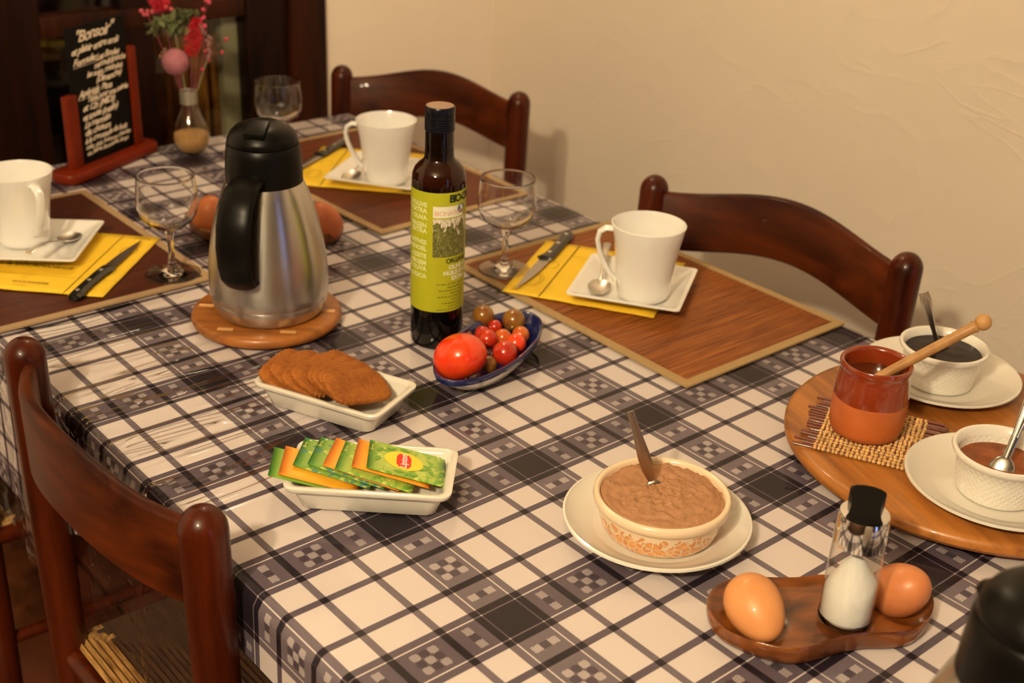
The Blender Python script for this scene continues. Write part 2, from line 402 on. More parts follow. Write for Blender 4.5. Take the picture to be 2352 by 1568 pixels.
# ceiling lamp with two bulbs behind the photographer, small far lamp
def bulb_mat(power, r):
    t = NT('glowing bulb'); t.b.inputs['Emission Color'].default_value = (*BULB_COL, 1)
    t.b.inputs['Emission Strength'].default_value = power / (4 * PI * PI * r * r); t.base((0.9, 0.85, 0.7)); return t.m
lamp = thing('pendant_lamp', 'two bulb pendant lamp hanging from the ceiling behind the camera', 'lamp', (0.865, -1.36, ZC))
build('ceiling_rose', G().lathe([(0, 0), (0.05, -0.001), (0.045, -0.02), (0, -0.024)], 24), M_steel, lamp)
build('rod', G().tube([(0, 0, -0.02), (0, 0, -0.27)], 0.006, 10), M_steel, lamp)
build('arm', G().tube([(-0.065, -0.060, -0.335), (-0.04, -0.03, -0.28), (0, 0, -0.27), (0.04, 0.03, -0.28), (0.065, 0.060, -0.39)], 0.006, 8), M_steel, lamp)
for (p, pw, r) in BULBS[:2]:
    l = Vector(p) - Vector((0.865, -1.36, ZC)); build('bulb', G().sphere(tuple(l), r, 20, 14), bulb_mat(pw, r), lamp)
lamp2 = thing('ceiling_spotlight', 'small round ceiling light above the middle of the table', 'lamp', (BULBS[2][0][0], BULBS[2][0][1], ZC))
build('rod', G().tube([(0, 0, 0), (0, 0, -0.25)], 0.008, 10), M_steel, lamp2)
build('bulb', G().sphere((0, 0, BULBS[2][0][2] - ZC), BULBS[2][2], 20, 14), bulb_mat(BULBS[2][1], BULBS[2][2]), lamp2)

# ------------------------------------------------------------------ table
X0, X1, Y0, Y1 = -1.118, 0.86, -0.140, 0.690
tb = thing('dining_table', 'long dining table hidden under the blue and white checked cloth', 'table', (-0.1, 0.275, ZT))
M_tw = wood('brown table wood', (0.05, 0.014, 0.005), (0.14, 0.045, 0.014), 'X', 12)
zt = -ZT
build('tabletop', G().box((-0.03, 0, zt - 0.004 - 0.0155), (X1 - X0 - 0.004, Y1 - Y0 - 0.002, 0.028)), M_tw, tb, bevel=0.008)
for s in (-1, 1):
    build('apron', G().box((-0.03, s * 0.33, zt - 0.08), (1.72, 0.022, 0.085)), M_tw, tb, bevel=0.002)
    build('apron', G().box((-0.03 + s * 0.87, 0, zt - 0.08), (0.022, 0.62, 0.085)), M_tw, tb, bevel=0.002)
    for s2 in (-1, 1): build('leg', G().box((-0.03 + s * 0.86, s2 * 0.32, (zt - 0.12) / 2 + 0.01), (0.06, 0.06, zt - 0.13)), M_tw, tb, bevel=0.006)
def smooth(a, b, x):
    t = min(1, max(0, (x - a) / (b - a))); return t * t * (3 - 2 * t)
def drape(z0, r, hang, nx, ny, ripple=0.0):
    """sheet over the table edge; hang(x,side) gives the length beyond the edge"""
    def steps(a, b, h, n):
        e = [a - h + (h - 0.03) * i / 7 for i in range(7)] + [a - 0.03 + 0.03 * i / 8 for i in range(8)]
        e2 = [b + 0.03 * i / 8 for i in range(1, 9)] + [b + 0.03 + (h - 0.03) * i / 7 for i in range(1, 8)]
        return e + [a + (b - a) * i / n for i in range(n)] + [b] + e2
    H = 0.30
    S = steps(X0, X1, H, nx); T = steps(Y0, Y1, H, ny)
    V = []; UV = []; F = []
    for s in S:
        for t in T:
            cx, cy = min(max(s, X0), X1), min(max(t, Y0), Y1)
            ex, ey = s - cx, t - cy
            h = hang(cx, -1 if ey < 0 else 1) / H
            if ex < 0 : h = min(h, 0.12 / H) if ey == 0 else h
            ex *= h; ey *= h; L = math.hypot(ex, ey)
            x, y, z = cx, cy, z0
            if L > 0:
                dx, dy = ex / L, ey / L
                if L < r * PI / 2: a = L / r; o = r * sin(a); z = z0 - r * (1 - cos(a))
                else:
                    o = r; z = z0 - r - (L - r * PI / 2)
                    o += ripple * (L - r * PI / 2) * (0.5 + 0.5 * sin((x + y) * 38)) + 0.02 * (L - r * PI / 2)
                x = cx + dx * o; y = cy + dy * o
            V.append((x, y, z)); UV.append(((cx + ex) / U, (cy + ey) / VY))
    n = len(T)
    for i in range(len(S) - 1):
        for j in range(n - 1): F.append((i * n + j, (i + 1) * n + j, (i + 1) * n + j + 1, i * n + j + 1))
    return G().add(V, F), UV
g, uvs = drape(-0.0022, 0.0125, lambda x, s: (0.078 + 0.13 * smooth(-0.1, -0.55, x)) if s < 0 else 0.10, 40, 16)
tag(build('tablecloth', g, M_cloth, uv=uvs, ang=180), 'navy and white checked cotton tablecloth covering the whole dining table', 'tablecloth')
g, uvs = drape(-0.0004, 0.0145, lambda x, s: (0.26 if s < 0 else 0.12), 60, 24, 0.06)
tag(build('clear_table_cover', g, M_plastic, uv=uvs, ang=180), 'clear wrinkled plastic film spread over the checked tablecloth', 'table cover')

# ------------------------------------------------------------------ chairs
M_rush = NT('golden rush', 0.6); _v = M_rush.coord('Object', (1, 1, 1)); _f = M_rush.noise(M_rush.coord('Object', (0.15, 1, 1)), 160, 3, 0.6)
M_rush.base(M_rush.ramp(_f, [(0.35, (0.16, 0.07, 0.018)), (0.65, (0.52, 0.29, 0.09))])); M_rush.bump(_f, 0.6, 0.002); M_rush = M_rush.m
M_rush2 = NT('shaded rush', 0.7); _f = M_rush2.noise(M_rush2.coord('Object', (0.15, 1, 1)), 160, 3, 0.6)  # same straw as the golden rush, its colour darkened to paint in shade
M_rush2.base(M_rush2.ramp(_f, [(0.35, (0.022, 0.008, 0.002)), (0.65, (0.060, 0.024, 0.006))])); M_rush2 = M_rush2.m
def chair(label, cx, cy, wd, H, rz, lean=2.0, group='rush seat dining chairs'):
    """origin on the floor between the rear posts, +y towards the table; H = post apex above z=0 (table)"""
    r = thing('dining_chair', label, 'chair', (cx, cy, ZT), rz, group)
    top = H - ZT; R = 0.0205; tl = math.tan(math.radians(lean)); hs = 0.442
    def sh(z): return -(z - top) * -tl if z > hs else (top - hs) * -tl * -1
    def yoff(z): return (top - max(z, hs)) * tl
    for s in (-1, 1):
        prof = [(0, 0.0), (0.015, 0.001), (0.017, 0.02), (0.0195, hs), (R, top - 0.15), (R, top - 0.022)] + \
               [(R * cos(a), top - 0.022 + 0.022 * sin(a)) for a in [PI / 2 * k / 7 for k in range(1, 7)]] + [(0, top)]
        g = G().lathe(prof, 28); g.v = [(x + s * wd / 2, y + yoff(z), z) for x, y, z in g.v]
        build('post', g, M_chair, r, ang=60)
        g = G().lathe([(0, 0.0), (0.014, 0.001), (0.019, 0.2), (0.0195, 0.43), (0.017, 0.447), (0, 0.4485)], 20)
        g.v = [(x + s * (wd / 2 + 0.012), y + 0.385, z) for x, y, z in g.v]; build('leg', g, M_chair, r)
        y0 = yoff(0.4)
        for z in (0.425, 0.14, 0.26): build('side_rail' if z > 0.4 else 'stretcher', G().tube([(s * wd / 2, y0, z), (s * (wd / 2 + 0.012), 0.385, z)], 0.0135 if z > 0.4 else 0.009, 12), M_chair, r)
    for y, z, n_, q in ((yoff(0.4), 0.425, 'rear_rail', 0), (0.385, 0.425, 'front_rail', 0.012), (0.385, 0.2, 'stretcher', 0.012)):
        build(n_, G().tube([(-wd / 2 - q, y, z), (wd / 2 + q, y, z)], 0.012, 12), M_chair, r)
    # curved back plank, arched along its top
    nx = 28; rows = []; zt_, zb_ = top - 0.021, top - 0.106
    def arch(u): return 0.024 * (0.5 + 0.5 * cos(PI * u)) - 0.0
    rings = []
    for i in range(nx + 1):
        u = -1 + 2 * i / nx; x = u * (wd / 2 - 0.012); a0 = arch(u); bow = -0.046 * (1 - u * u)
        za, zb = zt_ + a0, zb_ + a0 * 0.9; th = 0.0075
        pts = []
        for (dy, z) in ((-th, zb + 0.003), (-th * 0.4, zb), (th * 0.4, zb), (th, zb + 0.003), (th, za - 0.004), (th * 0.5, za), (-th * 0.5, za), (-th, za - 0.004)):
            pts.append((x, yoff(z) + bow + dy, z))
        rings.append(pts)
    build('backrest', G().loft(rings), M_chairh, r, ang=50)
    # woven seat: four triangular fields sloping to the middle
    g = G(); w2 = wd / 2 + 0.004; y0 = yoff(0.4) + 0.004; y1 = 0.385; nn = 26; ns = 24
    for q in range(4):
        A, B = [((-w2, y0), (w2, y0)), ((w2, y0), (w2, y1)), ((w2, y1), (-w2, y1)), ((-w2, y1), (-w2, y0))][q]
        cx_, cy_ = 0, (y0 + y1) / 2
        for k in range(nn):
            f0, f1 = k / nn, (k + 0.92) / nn
            def P(e, f, z): return (e[0] + (cx_ - e[0]) * f, e[1] + (cy_ - e[1]) * f, z)
            z = 0.4415 - 0.006 * sin(PI * f0 * 0.5); zz = z - 0.004
            V = [P(A, f0, zz), P(B, f0, zz), P(B, f1, zz), P(A, f1, zz), P(A, (f0 + f1) / 2, z + 0.0015), P(B, (f0 + f1) / 2, z + 0.0015)]
            for j in range(ns):
                lp = lambda P_, Q_, t_: tuple(P_[c] + (Q_[c] - P_[c]) * t_ for c in range(3)); a_, b_ = j / ns, (j + 1) / ns
                W = [lp(V[0], V[1], a_), lp(V[0], V[1], b_), lp(V[3], V[2], b_), lp(V[3], V[2], a_), lp(V[4], V[5], a_), lp(V[4], V[5], b_)]
                g.add(W, [(0, 1, 5, 4), (4, 5, 2, 3), (3, 2, 1, 0)])
    g.mi = [1 if (sum(g.v[i][1] for i in f) / len(f) > y0 + 0.034) else 0 for f in g.f]  # painted shade: only the strip along the rear rail keeps the golden colour
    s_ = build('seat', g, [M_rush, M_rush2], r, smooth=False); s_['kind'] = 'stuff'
    return r
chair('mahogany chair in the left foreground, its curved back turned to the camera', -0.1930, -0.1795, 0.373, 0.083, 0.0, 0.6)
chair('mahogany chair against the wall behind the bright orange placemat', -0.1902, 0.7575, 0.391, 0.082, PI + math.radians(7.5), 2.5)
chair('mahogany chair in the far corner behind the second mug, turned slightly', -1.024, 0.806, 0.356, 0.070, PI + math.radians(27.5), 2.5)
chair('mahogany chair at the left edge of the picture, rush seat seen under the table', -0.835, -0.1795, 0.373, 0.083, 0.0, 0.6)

# ------------------------------------------------------------------ placemats
def placemat(label, c, size, rz, cd_, cl_, cb_):
    r = thing('placemat', label, 'placemat', (c[0], c[1], 0.0002), rz, 'bamboo slat placemats')
    L, W = size; b = 0.0115
    t = NT('bamboo slats', 0.5, 0.15); v = t.coord('Object', (1, 0.12, 1))
    mx_, my_, mz_ = t.sep(t.coord()); sl_ = t.m_('FLOOR', t.m_('DIVIDE', t.m_('ADD', mx_, (L - 2 * b) / 2), 0.0024))
    f = t.m_('ADD', t.m_('MULTIPLY', t.noise(t.comb(t.m_('MULTIPLY', sl_, 3.7), t.m_('MULTIPLY', my_, 9.0), 0.0), 1.0, 3, 0.6), 0.75), t.m_('MULTIPLY', t.noise(t.comb(t.m_('MULTIPLY', sl_, 0.13), t.m_('MULTIPLY', my_, 3.0), 0.0), 1.0, 2), 0.25))
    t.base(t.ramp(f, [(0.33, cd_), (0.66, cl_)]))
    g = G(); p = 0.0024; n = int((L - 2 * b) / p); x = -(L - 2 * b) / 2
    for i in range(n):
        h = 0.0020 + rnd.uniform(-0.0002, 0.0002); w_ = p * 0.9
        g.add([(x, -W / 2 + b, 0.0003), (x + w_, -W / 2 + b, 0.0003), (x + w_ * 0.8, -W / 2 + b, h), (x + w_ * 0.2, -W / 2 + b, h),
               (x, W / 2 - b, 0.0003), (x + w_, W / 2 - b, 0.0003), (x + w_ * 0.8, W / 2 - b, h), (x + w_ * 0.2, W / 2 - b, h)],
              [(0, 1, 5, 4), (1, 2, 6, 5), (2, 3, 7, 6), (3, 0, 4, 7), (3, 2, 1, 0), (4, 5, 6, 7)]); x += p
    s_ = build('slats', g, t.m, r, smooth=False); s_['kind'] = 'stuff'
    build('backing', G().box((0, 0, 0.0003), (L - b, W - b, 0.0004)), plain('mat backing', tuple(c * 0.5 for c in cd_), 0.8), r)
    t2 = NT('cotton binding tape', 0.85, 0, 0.2); f = t2.noise(t2.coord(), 500, 2); t2.base(t2.ramp(f, [(0.3, tuple(c * 0.85 for c in cb_)), (0.7, cb_)])); t2.bump(f, 0.3, 0.0004)
    A = rrect(L / 2, W / 2, 0.003, 0.0002, 2); B = rrect(L / 2, W / 2, 0.003, 0.0026, 2); C_ = rrect(L / 2 - b, W / 2 - b, 0.001, 0.0028, 2); D = rrect(L / 2 - b, W / 2 - b, 0.001, 0.0002, 2)
    build('border', G().loft([A, B, C_, D, A], False, False), t2.m, r, ang=30)
    return r
placemat('bright orange brown bamboo placemat beside the wall, nearest to the camera', (-0.226, 0.553), (0.424, 0.287), math.radians(-0.3), (0.125, 0.026, 0.0035), (0.42, 0.135, 0.022), (0.40, 0.27, 0.13))
placemat('dark brown bamboo placemat behind the green labelled bottle', (-0.803, 0.5335), (0.432, 0.290), math.radians(1.5), (0.075, 0.014, 0.004), (0.19, 0.042, 0.009), (0.40, 0.27, 0.14))
placemat('dark red brown bamboo placemat on the left under the yellow napkin and mug', (-0.7735, -0.0085), (0.400, 0.283), 0.0, (0.045, 0.008, 0.0025), (0.105, 0.021, 0.006), (0.38, 0.26, 0.15))
ZM = 0.0032
# ------------------------------------------------------------------ napkins
def napkin(label, c, size, rz, marks):
    r = thing('paper_napkin', label, 'napkin', (c[0], c[1], ZM), rz, 'yellow printed paper napkins')
    L, W = size; g = G(); n = 14; V = []; F = []
    for k in (0, 1):
        for i in range(n + 1):
            for j in range(n + 1):
                x, y = -L / 2 + L * i / n, -W / 2 + W * j / n
                z = 0.0003 + 0.0007 * abs(sin(i * 0.9 + j * 0.5)) * (1 if (i in (0, n) or j in (0, n)) else 0.3) + k * 0.0009
                V.append((x, y, z))
    m = (n + 1) ** 2
    for i in range(n):
        for j in range(n):
            a = i * (n + 1) + j; F.append((m + a, m + a + n + 1, m + a + n + 2, m + a + 1)); F.append((a, a + 1, a + n + 2, a + n + 1))
    for i in range(n):
        for q in ((i, i + 1), ((n + 1) * n + i, (n + 1) * n + i + 1), (i * (n + 1), (i + 1) * (n + 1)), (i * (n + 1) + n, (i + 1) * (n + 1) + n)):
            F.append((q[0], q[1], q[1] + m, q[0] + m))
    build('sheet', g.add(V, F), M_yellow, r, ang=180)
    gi = G()
    for mk in marks:
        gi.cur = mk[-1]
        if mk[0] == 'line':
            (x0, y0), (x1, y1), wl = mk[1:4]; d = Vector((x1 - x0, y1 - y0, 0)).normalized(); nrm = Vector((-d.y, d.x, 0)) * wl / 2
            P0, P1 = Vector((x0, y0, 0.0022)), Vector((x1, y1, 0.0022))
            gi.add([tuple(P0 + nrm), tuple(P0 - nrm), tuple(P1 - nrm), tuple(P1 + nrm)], [(0, 1, 2, 3)])
        elif mk[0] == 'ring':
            (x0, y0), a, b = mk[1:4]; nn = 28
            V = [(x0 + (a + k) * cos(2 * PI * i / nn), y0 + (b + k) * sin(2 * PI * i / nn), 0.0022) for k in (0, 0.0008) for i in range(nn)]
            gi.add(V, [(i, (i + 1) % nn, nn + (i + 1) % nn, nn + i) for i in range(nn)])
        elif mk[0] == 'text':
            (x0, y0), sz, txt, rot = mk[1:5]; V, F = text_geo(txt, sz, 0.1, 0.0)
            gi.add(V, F, Matrix.Translation((x0, y0, 0.0022)) @ Matrix.Rotation(rot, 4, 'Z'))
    build('print', gi, [M_ink, M_ink2], r, smooth=False)
    return r
marks1 = [('line', (-0.05, -0.095), (-0.05, 0.095), 0.0013, 0), ('line', (-0.1, 0.052), (0.1, 0.052), 0.0006, 1), ('ring', (-0.073, -0.045), 0.012, 0.022, 1),
          ('ring', (-0.073, -0.045), 0.008, 0.017, 1), ('ring', (-0.066, 0.012), 0.009, 0.012, 1), ('line', (-0.087, 0.002), (-0.087, 0.045), 0.0007, 1),
          ('text', (-0.083, -0.088), 0.010, 'BIO', 1.57, 1)]
napkin('yellow printed paper napkin on the bright orange placemat under the square saucer', (-0.2935, 0.536), (0.197, 0.190), math.radians(31), marks1)
napkin('yellow printed paper napkin on the dark placemat behind the bottle', (-0.822, 0.531), (0.19, 0.195), math.radians(43), marks1)
napkin('yellow printed paper napkin on the left placemat, with black printed words', (-0.7306, -0.003), (0.199, 0.19), math.radians(-46),
       [('line', (-0.1, 0.045), (0.1, 0.045), 0.0009, 0), ('line', (0.052, -0.095), (0.052, 0.095), 0.0006, 1), ('text', (0.028, -0.085), 0.011, 'ART & GOURMANDISE', 1.57, 0),
        ('text', (0.078, -0.03), 0.007, 'BOULANGERIE', 1.57, 0), ('text', (0.087, -0.025), 0.006, 'artisan', 1.57, 1), ('line', (0.076, -0.095), (0.076, -0.055), 0.011, 0),
        ('text', (-0.088, 0.062), 0.010, 'PAIN', 1.57, 1), ('ring', (-0.045, 0.072), 0.014, 0.010, 1), ('text', (0.0, 0.062), 0.006, 'tradition', 0.0, 1)])
# ------------------------------------------------------------------ saucers, mugs
def saucer(label, c, rz, z):
    hw = 0.0715; g = G()
    rings = [rrect(hw * 0.60, hw * 0.60, 0.008, 0.0), rrect(hw * 0.66, hw * 0.66, 0.009, 0.0008), rrect(hw - 0.004, hw - 0.004, 0.006, 0.0128), rrect(hw, hw, 0.006, 0.0150),
             rrect(hw - 0.0002, hw - 0.0002, 0.006, 0.0166), rrect(hw - 0.0028, hw - 0.0028, 0.006, 0.0172), rrect(hw - 0.006, hw - 0.006, 0.006, 0.0158),
             rrect(hw * 0.66, hw * 0.66, 0.010, 0.0062), rrect(hw * 0.56, hw * 0.56, 0.012, 0.0046)]
    o = build('square_saucer', g.loft(rings), M_porc, loc=(c[0], c[1], z), rot=(0, 0, rz), ang=50)
    return tag(o, label, 'saucer', 'square white saucers')
ZS = ZM + 0.0021
saucer('square white saucer under the mug on the bright orange placemat', (-0.2285, 0.5375), math.radians(33), ZS)
saucer('square white saucer under the mug behind the bottle', (-0.764, 0.526), math.radians(34), ZS)
saucer('square white saucer under the mug at the left edge', (-0.780, -0.016), math.radians(51), ZS)
def mug(label, c, hang_deg, z):
    r = thing('mug', label, 'mug', (c[0], c[1], z), math.radians(hang_deg), 'tall white mugs')
    H = 0.0975
    out = [(0.0, 0.0), (0.022, 0.0), (0.0285, 0.0012), (0.0325, 0.005), (0.0338, 0.012), (0.0352, 0.028), (0.0378, 0.052), (0.0415, 0.076), (0.0462, H - 0.0008), (0.0462, H + 0.0006), (0.0448, H + 0.001)]
    inn = [(0.0436, H - 0.002), (0.0388, 0.074), (0.0352, 0.050), (0.0325, 0.026), (0.0308, 0.014), (0.026, 0.0085), (0, 0.0075)]
    build('body', G().lathe(out + inn, 56), M_porc, r, ang=60)
    pts = [(0.043, 0, 0.089), (0.052, 0, 0.0895), (0.0595, 0, 0.084), (0.0615, 0, 0.074), (0.0585, 0, 0.060), (0.052, 0, 0.045), (0.044, 0, 0.031), (0.036, 0, 0.022)]
    build('handle', G().tube(pts, [(0.0065, 0.0035)] * 8, 14, flat=None), M_porc, r)
    return r
ZG = ZS + 0.0048
mug('tall white mug with tapered sides on the bright orange placemat', (-0.2045, 0.530), 226, ZG)
mug('tall white mug behind the green labelled bottle', (-0.742, 0.515), 228, ZG)
mug('tall white mug at the left edge, handle towards the camera', (-0.803, -0.0225), 6, ZG)
# ------------------------------------------------------------------ spoons, knives
def spoon_parts(r, L=0.135, bl=0.021, bw=0.0145, mat=M_steel, curve=0.004):
    n = 10; g = G()
    # bowl: shell centred on the origin
    rings = 7; seg = 20; V = []; F = []
    for side in (0, 1):
        for k in range(1, rings + 1):
            f = k / rings
            for i in range(seg):
                a = 2 * PI * i / seg; eg = 1 - 0.12 * cos(a)
                z = 0.0055 * (f * f) - 0.0055 + side * 0.0009
                V.append((-cos(a) * bl * f, sin(a) * bw * f * eg, z + 0.0055))
        V.append((0, 0, 0.0 + side * 0.0009))
    m = rings * seg + 1
    for side in (0, 1):
        o = side * m
        for k in range(rings - 1):
            for i in range(seg): j = (i + 1) % seg; F.append((o + k * seg + i, o + k * seg + j, o + (k + 1) * seg + j, o + (k + 1) * seg + i))
        for i in range(seg): F.append((o + m - 1, o + (i + 1) % seg, o + i))
    for i in range(seg): j = (i + 1) % seg; a = (rings - 1) * seg; F.append((a + i, a + j, m + a + j, m + a + i))
    build('bowl', g.add(V, F), mat, r, ang=60)
    P = [(bl - 0.001, 0, 0.0055), (bl + 0.006, 0, 0.0075), (bl + 0.02, 0, 0.0105), (L * 0.55, 0, 0.0125 + curve), (L * 0.8, 0, 0.0115 + curve), (L - bl, 0, 0.009 + curve)]
    R_ = [(0.0035, 0.0009), (0.0020, 0.0016), (0.0022, 0.0013), (0.0036, 0.0010), (0.0058, 0.0009), (0.0040, 0.0008)]
    # tube's first axis is horizontal when flat is vertical
    build('handle', G().tube(P, R_, 12, flat=(0, 0, 1)), mat, r)
def spoon(name, label, loc, az, pitch=0.0, roll=0.0, group=None, **k):
    r = thing(name, label, 'spoon', loc, 0, group)
    r.rotation_mode = 'XYZ'; r.rotation_euler = (Matrix.Rotation(az, 3, 'Z') @ Matrix.Rotation(-pitch, 3, 'Y') @ Matrix.Rotation(roll, 3, 'X')).to_euler()
    spoon_parts(r, **k); return r
zsp = ZS + 0.0055
spoon('teaspoon', 'steel teaspoon on the saucer of the nearest mug, bowl up', (-0.2480, 0.4960, zsp), math.radians(131), 0.075, group='steel teaspoons')
spoon('teaspoon', 'steel teaspoon on the saucer behind the bottle', (-0.779, 0.475, zsp), math.radians(124), 0.075, group='steel teaspoons')
spoon('teaspoon', 'steel teaspoon on the left saucer, handle reaching over its front rim', (-0.7725, 0.0265, zsp), math.radians(-49), 0.10, group='steel teaspoons', L=0.128)
M_blade = plain('satin steel blade', (0.50, 0.47, 0.44), 0.28, 0, 0.5, 1.0)
def knife(label, h_end, tip, z, flip=1):
    a, b = Vector((*h_end, 0)), Vector((*tip, 0)); d = b - a; L = d.length
    r = thing('steak_knife', label, 'knife', (a.x, a.y, z), math.atan2(d.y, d.x), 'black handled steak knives')
    hl = L * 0.49; f = flip
    # handle outline (x, y half widths) with bird's beak end
    out = [(0.0, -0.004, 0.004), (0.002, -0.009, 0.007), (0.009, -0.0105, 0.0085), (0.022, -0.0085, 0.0088), (0.045, -0.0075, 0.0088), (hl * 0.75, -0.0080, 0.0088), (hl - 0.010, -0.0095, 0.0092), (hl - 0.002, -0.0135, 0.0090), (hl, -0.0125, 0.0085)]
    rings = []
    for x, lo, hi in out:
        t = 0.0075; z0 = 0.0005
        rings.append([(x, f * lo, z0 + t * 0.5), (x, f * (lo * 0.8 + hi * 0.2), z0), (x, f * (hi * 0.8 + lo * 0.2), z0), (x, f * hi, z0 + t * 0.5), (x, f * (hi * 0.75 + lo * 0.25), z0 + t), (x, f * (lo * 0.75 + hi * 0.25), z0 + t)])
    h = build('handle', G().loft(rings), M_blackg, r, ang=35)
    for x in (0.016, hl * 0.5, hl * 0.84): build('rivet', G().lathe([(0.0027, 0.0), (0.0027, 0.0009), (0.0018, 0.0013), (0, 0.0014)], 14), M_steel, h, loc=(x, 0, 0.0078))
    bl = []
    for k in range(13):
        u = k / 12; x = hl - 0.004 + (L - hl + 0.004) * u
        hi = 0.0068 * (1 - u ** 3) - 0.004 * u ** 2; lo = -0.0085 * (1 - u ** 2.2) - 0.004 * u ** 2
        if k == 12: hi, lo = -0.0036, -0.0044
        th = 0.0013 * (1 - 0.6 * u)
        bl.append([(x, f * lo, 0.0035), (x, f * hi * 0.8, 0.0035 - th / 2), (x, f * hi, 0.0035), (x, f * hi * 0.8, 0.0035 + th / 2)])
    build('blade', G().loft(bl), M_blade, r, ang=35)
    return r
zk = ZM + 0.0022
knife('black handled steak knife on the napkin of the nearest place setting', (-0.4212, 0.6046), (-0.3146, 0.4184), zk, 1)
knife('black handled steak knife on the napkin behind the carafe', (-0.9604, 0.5901), (-0.855, 0.4085), zk, 1)
knife('black handled steak knife on the left napkin, blade pointing away', (-0.6010, -0.0438), (-0.7290, 0.1030), zk, 1)
# ------------------------------------------------------------------ wine glasses
def wineglass(label, x, y, z=0.0005, k=1.0):
    r = thing('wine_glass', label, 'glass', (x, y, z), 0, 'balloon wine glasses')
    foot = [(0, 0.0006), (0.030, 0.0006), (0.0330, 0.0003), (0.0340, 0.0004), (0.0345, 0.0010), (0.0342, 0.0015), (0.033, 0.0018), (0.016, 0.0040), (0.0070, 0.0078), (0.0045, 0.013), (0.0038, 0.028), (0.0040, 0.045), (0.0058, 0.056), (0.008, 0.0592), (0, 0.0600)]
    build('stem', G().lathe([(a, b * k) for a, b in foot], 40), M_sglass, r, ang=50)
    o = [(0, 0.0590), (0.009, 0.0598), (0.020, 0.0632), (0.030, 0.0710), (0.0358, 0.0805), (0.0382, 0.0905), (0.0380, 0.1010), (0.0366, 0.1130), (0.0355, 0.1240), (0.0352, 0.1266), (0.0350, 0.1273), (0.0347, 0.1275)]
    i = [(0.0344, 0.1273), (0.0342, 0.1266), (0.0345, 0.1240), (0.0356, 0.1130), (0.0370, 0.1010), (0.0372, 0.0905), (0.0348, 0.0808), (0.0290, 0.0722), (0.0190, 0.0648), (0.009, 0.0615), (0, 0.0610)]
    build('bowl', G().lathe([(a, b * k) for a, b in o + i], 56), M_sglass, r, ang=60)
    return r
wineglass('empty balloon wine glass standing right of the green labelled bottle', -0.3835, 0.4530, ZM)
wineglass('empty balloon wine glass left of the steel carafe beside the left placemat', -0.6135, 0.0940, ZM, 1.04)
wineglass('empty balloon wine glass at the back behind the carafe lid', -0.951, 0.452, 0.0005)
# ------------------------------------------------------------------ round trivet and carafe
tr = thing('trivet', 'round wooden trivet under the steel carafe', 'trivet', (-0.4345, 0.1265, 0.0004), math.radians(49))
build('disc', G().lathe([(0, 0), (0.082, 0), (0.0868, 0.002), (0.0886, 0.007), (0.0868, 0.0118), (0.084, 0.0138), (0.060, 0.0138), (0, 0.0138)], 64), M_trivet, tr, ang=50)
for k in range(6):
    build('groove', G().box((0.072 * cos(k * 1.047), 0.072 * sin(k * 1.047), 0.0139), (0.018, 0.007, 0.0005)), plain('pale inlay', (0.62, 0.33, 0.12), 0.5), tr, bevel=0.0002)
def carafe(label, loc, hang):
    r = thing('vacuum_carafe', label, 'carafe', loc, hang, 'steel vacuum carafes')
    prof = [(0, 0.0), (0.054, 0.0), (0.0600, 0.0015), (0.0632, 0.006), (0.0664, 0.0145), (0.0681, 0.0215), (0.0678, 0.0222), (0.0684, 0.0232), (0.0692, 0.034), (0.0692, 0.047), (0.0682, 0.064), (0.0652, 0.086), (0.0608, 0.108), (0.0548, 0.131), (0.0478, 0.151), (0.0418, 0.165), (0.038, 0.170), (0, 0.171)]
    build('body', G().lathe(prof, 72), M_brush, r, ang=50)
    col = [(0.0405, 0.158), (0.0432, 0.1565), (0.0436, 0.160), (0.0432, 0.178), (0.0420, 0.194), (0.0408, 0.2035), (0.0398, 0.2045), (0, 0.2046)]
    build('collar', G().lathe(col, 56), M_black, r, ang=40)
    lid = [(0, 0.2048), (0.0392, 0.2048), (0.0402, 0.2060), (0.0388, 0.2115), (0.0352, 0.2180), (0.0290, 0.2236), (0.0200, 0.2272), (0.010, 0.2288), (0, 0.2292)]
    l = build('lid', G().lathe(lid, 56), M_black, r, ang=60)
    g = G().box((0, 0, 0), (0.026, 0.023, 0.008))
    build('lever', g, M_black, l, bevel=0.0018, loc=(0.0245, 0.004, 0.2258), rot=(0, 0.42, 0.1))
    build('spout', G().lathe([(0, 0), (0.008, 0), (0.010, 0.012), (0.006, 0.016), (0, 0.017)], 16), M_black, l, loc=(-0.040, 0, 0.186), rot=(0, -0.5, 0))
    P = [(0.036, 0, 0.172), (0.048, 0, 0.1725), (0.064, 0, 0.168), (0.079, 0, 0.155), (0.089, 0, 0.134), (0.093, 0, 0.110), (0.0915, 0, 0.088), (0.087, 0, 0.072), (0.080, 0, 0.0635), (0.066, 0, 0.062)]
    # refine path
    Q = []
    for a, b in zip(P, P[1:]):
        for s in range(3): Q.append(tuple(Vector(a).lerp(Vector(b), s / 3)))
    Q.append(P[-1])
    W = [(0.0175 + 0.003 * sin(PI * i / (len(Q) - 1)), 0.0060) for i in range(len(Q))]
    build('handle', G().tube(Q, W, 20), M_black, r, ang=60)
    return r
ca = carafe('brushed steel vacuum carafe with black lid and handle on the round trivet', (-0.4305, 0.1290, 0.0146), math.radians(-53))
dup(ca, 'blurred steel carafe with black lid cut off by the lower right corner', (0.5504, 0.0665, 0.0006), (0, 0, math.radians(-20)))
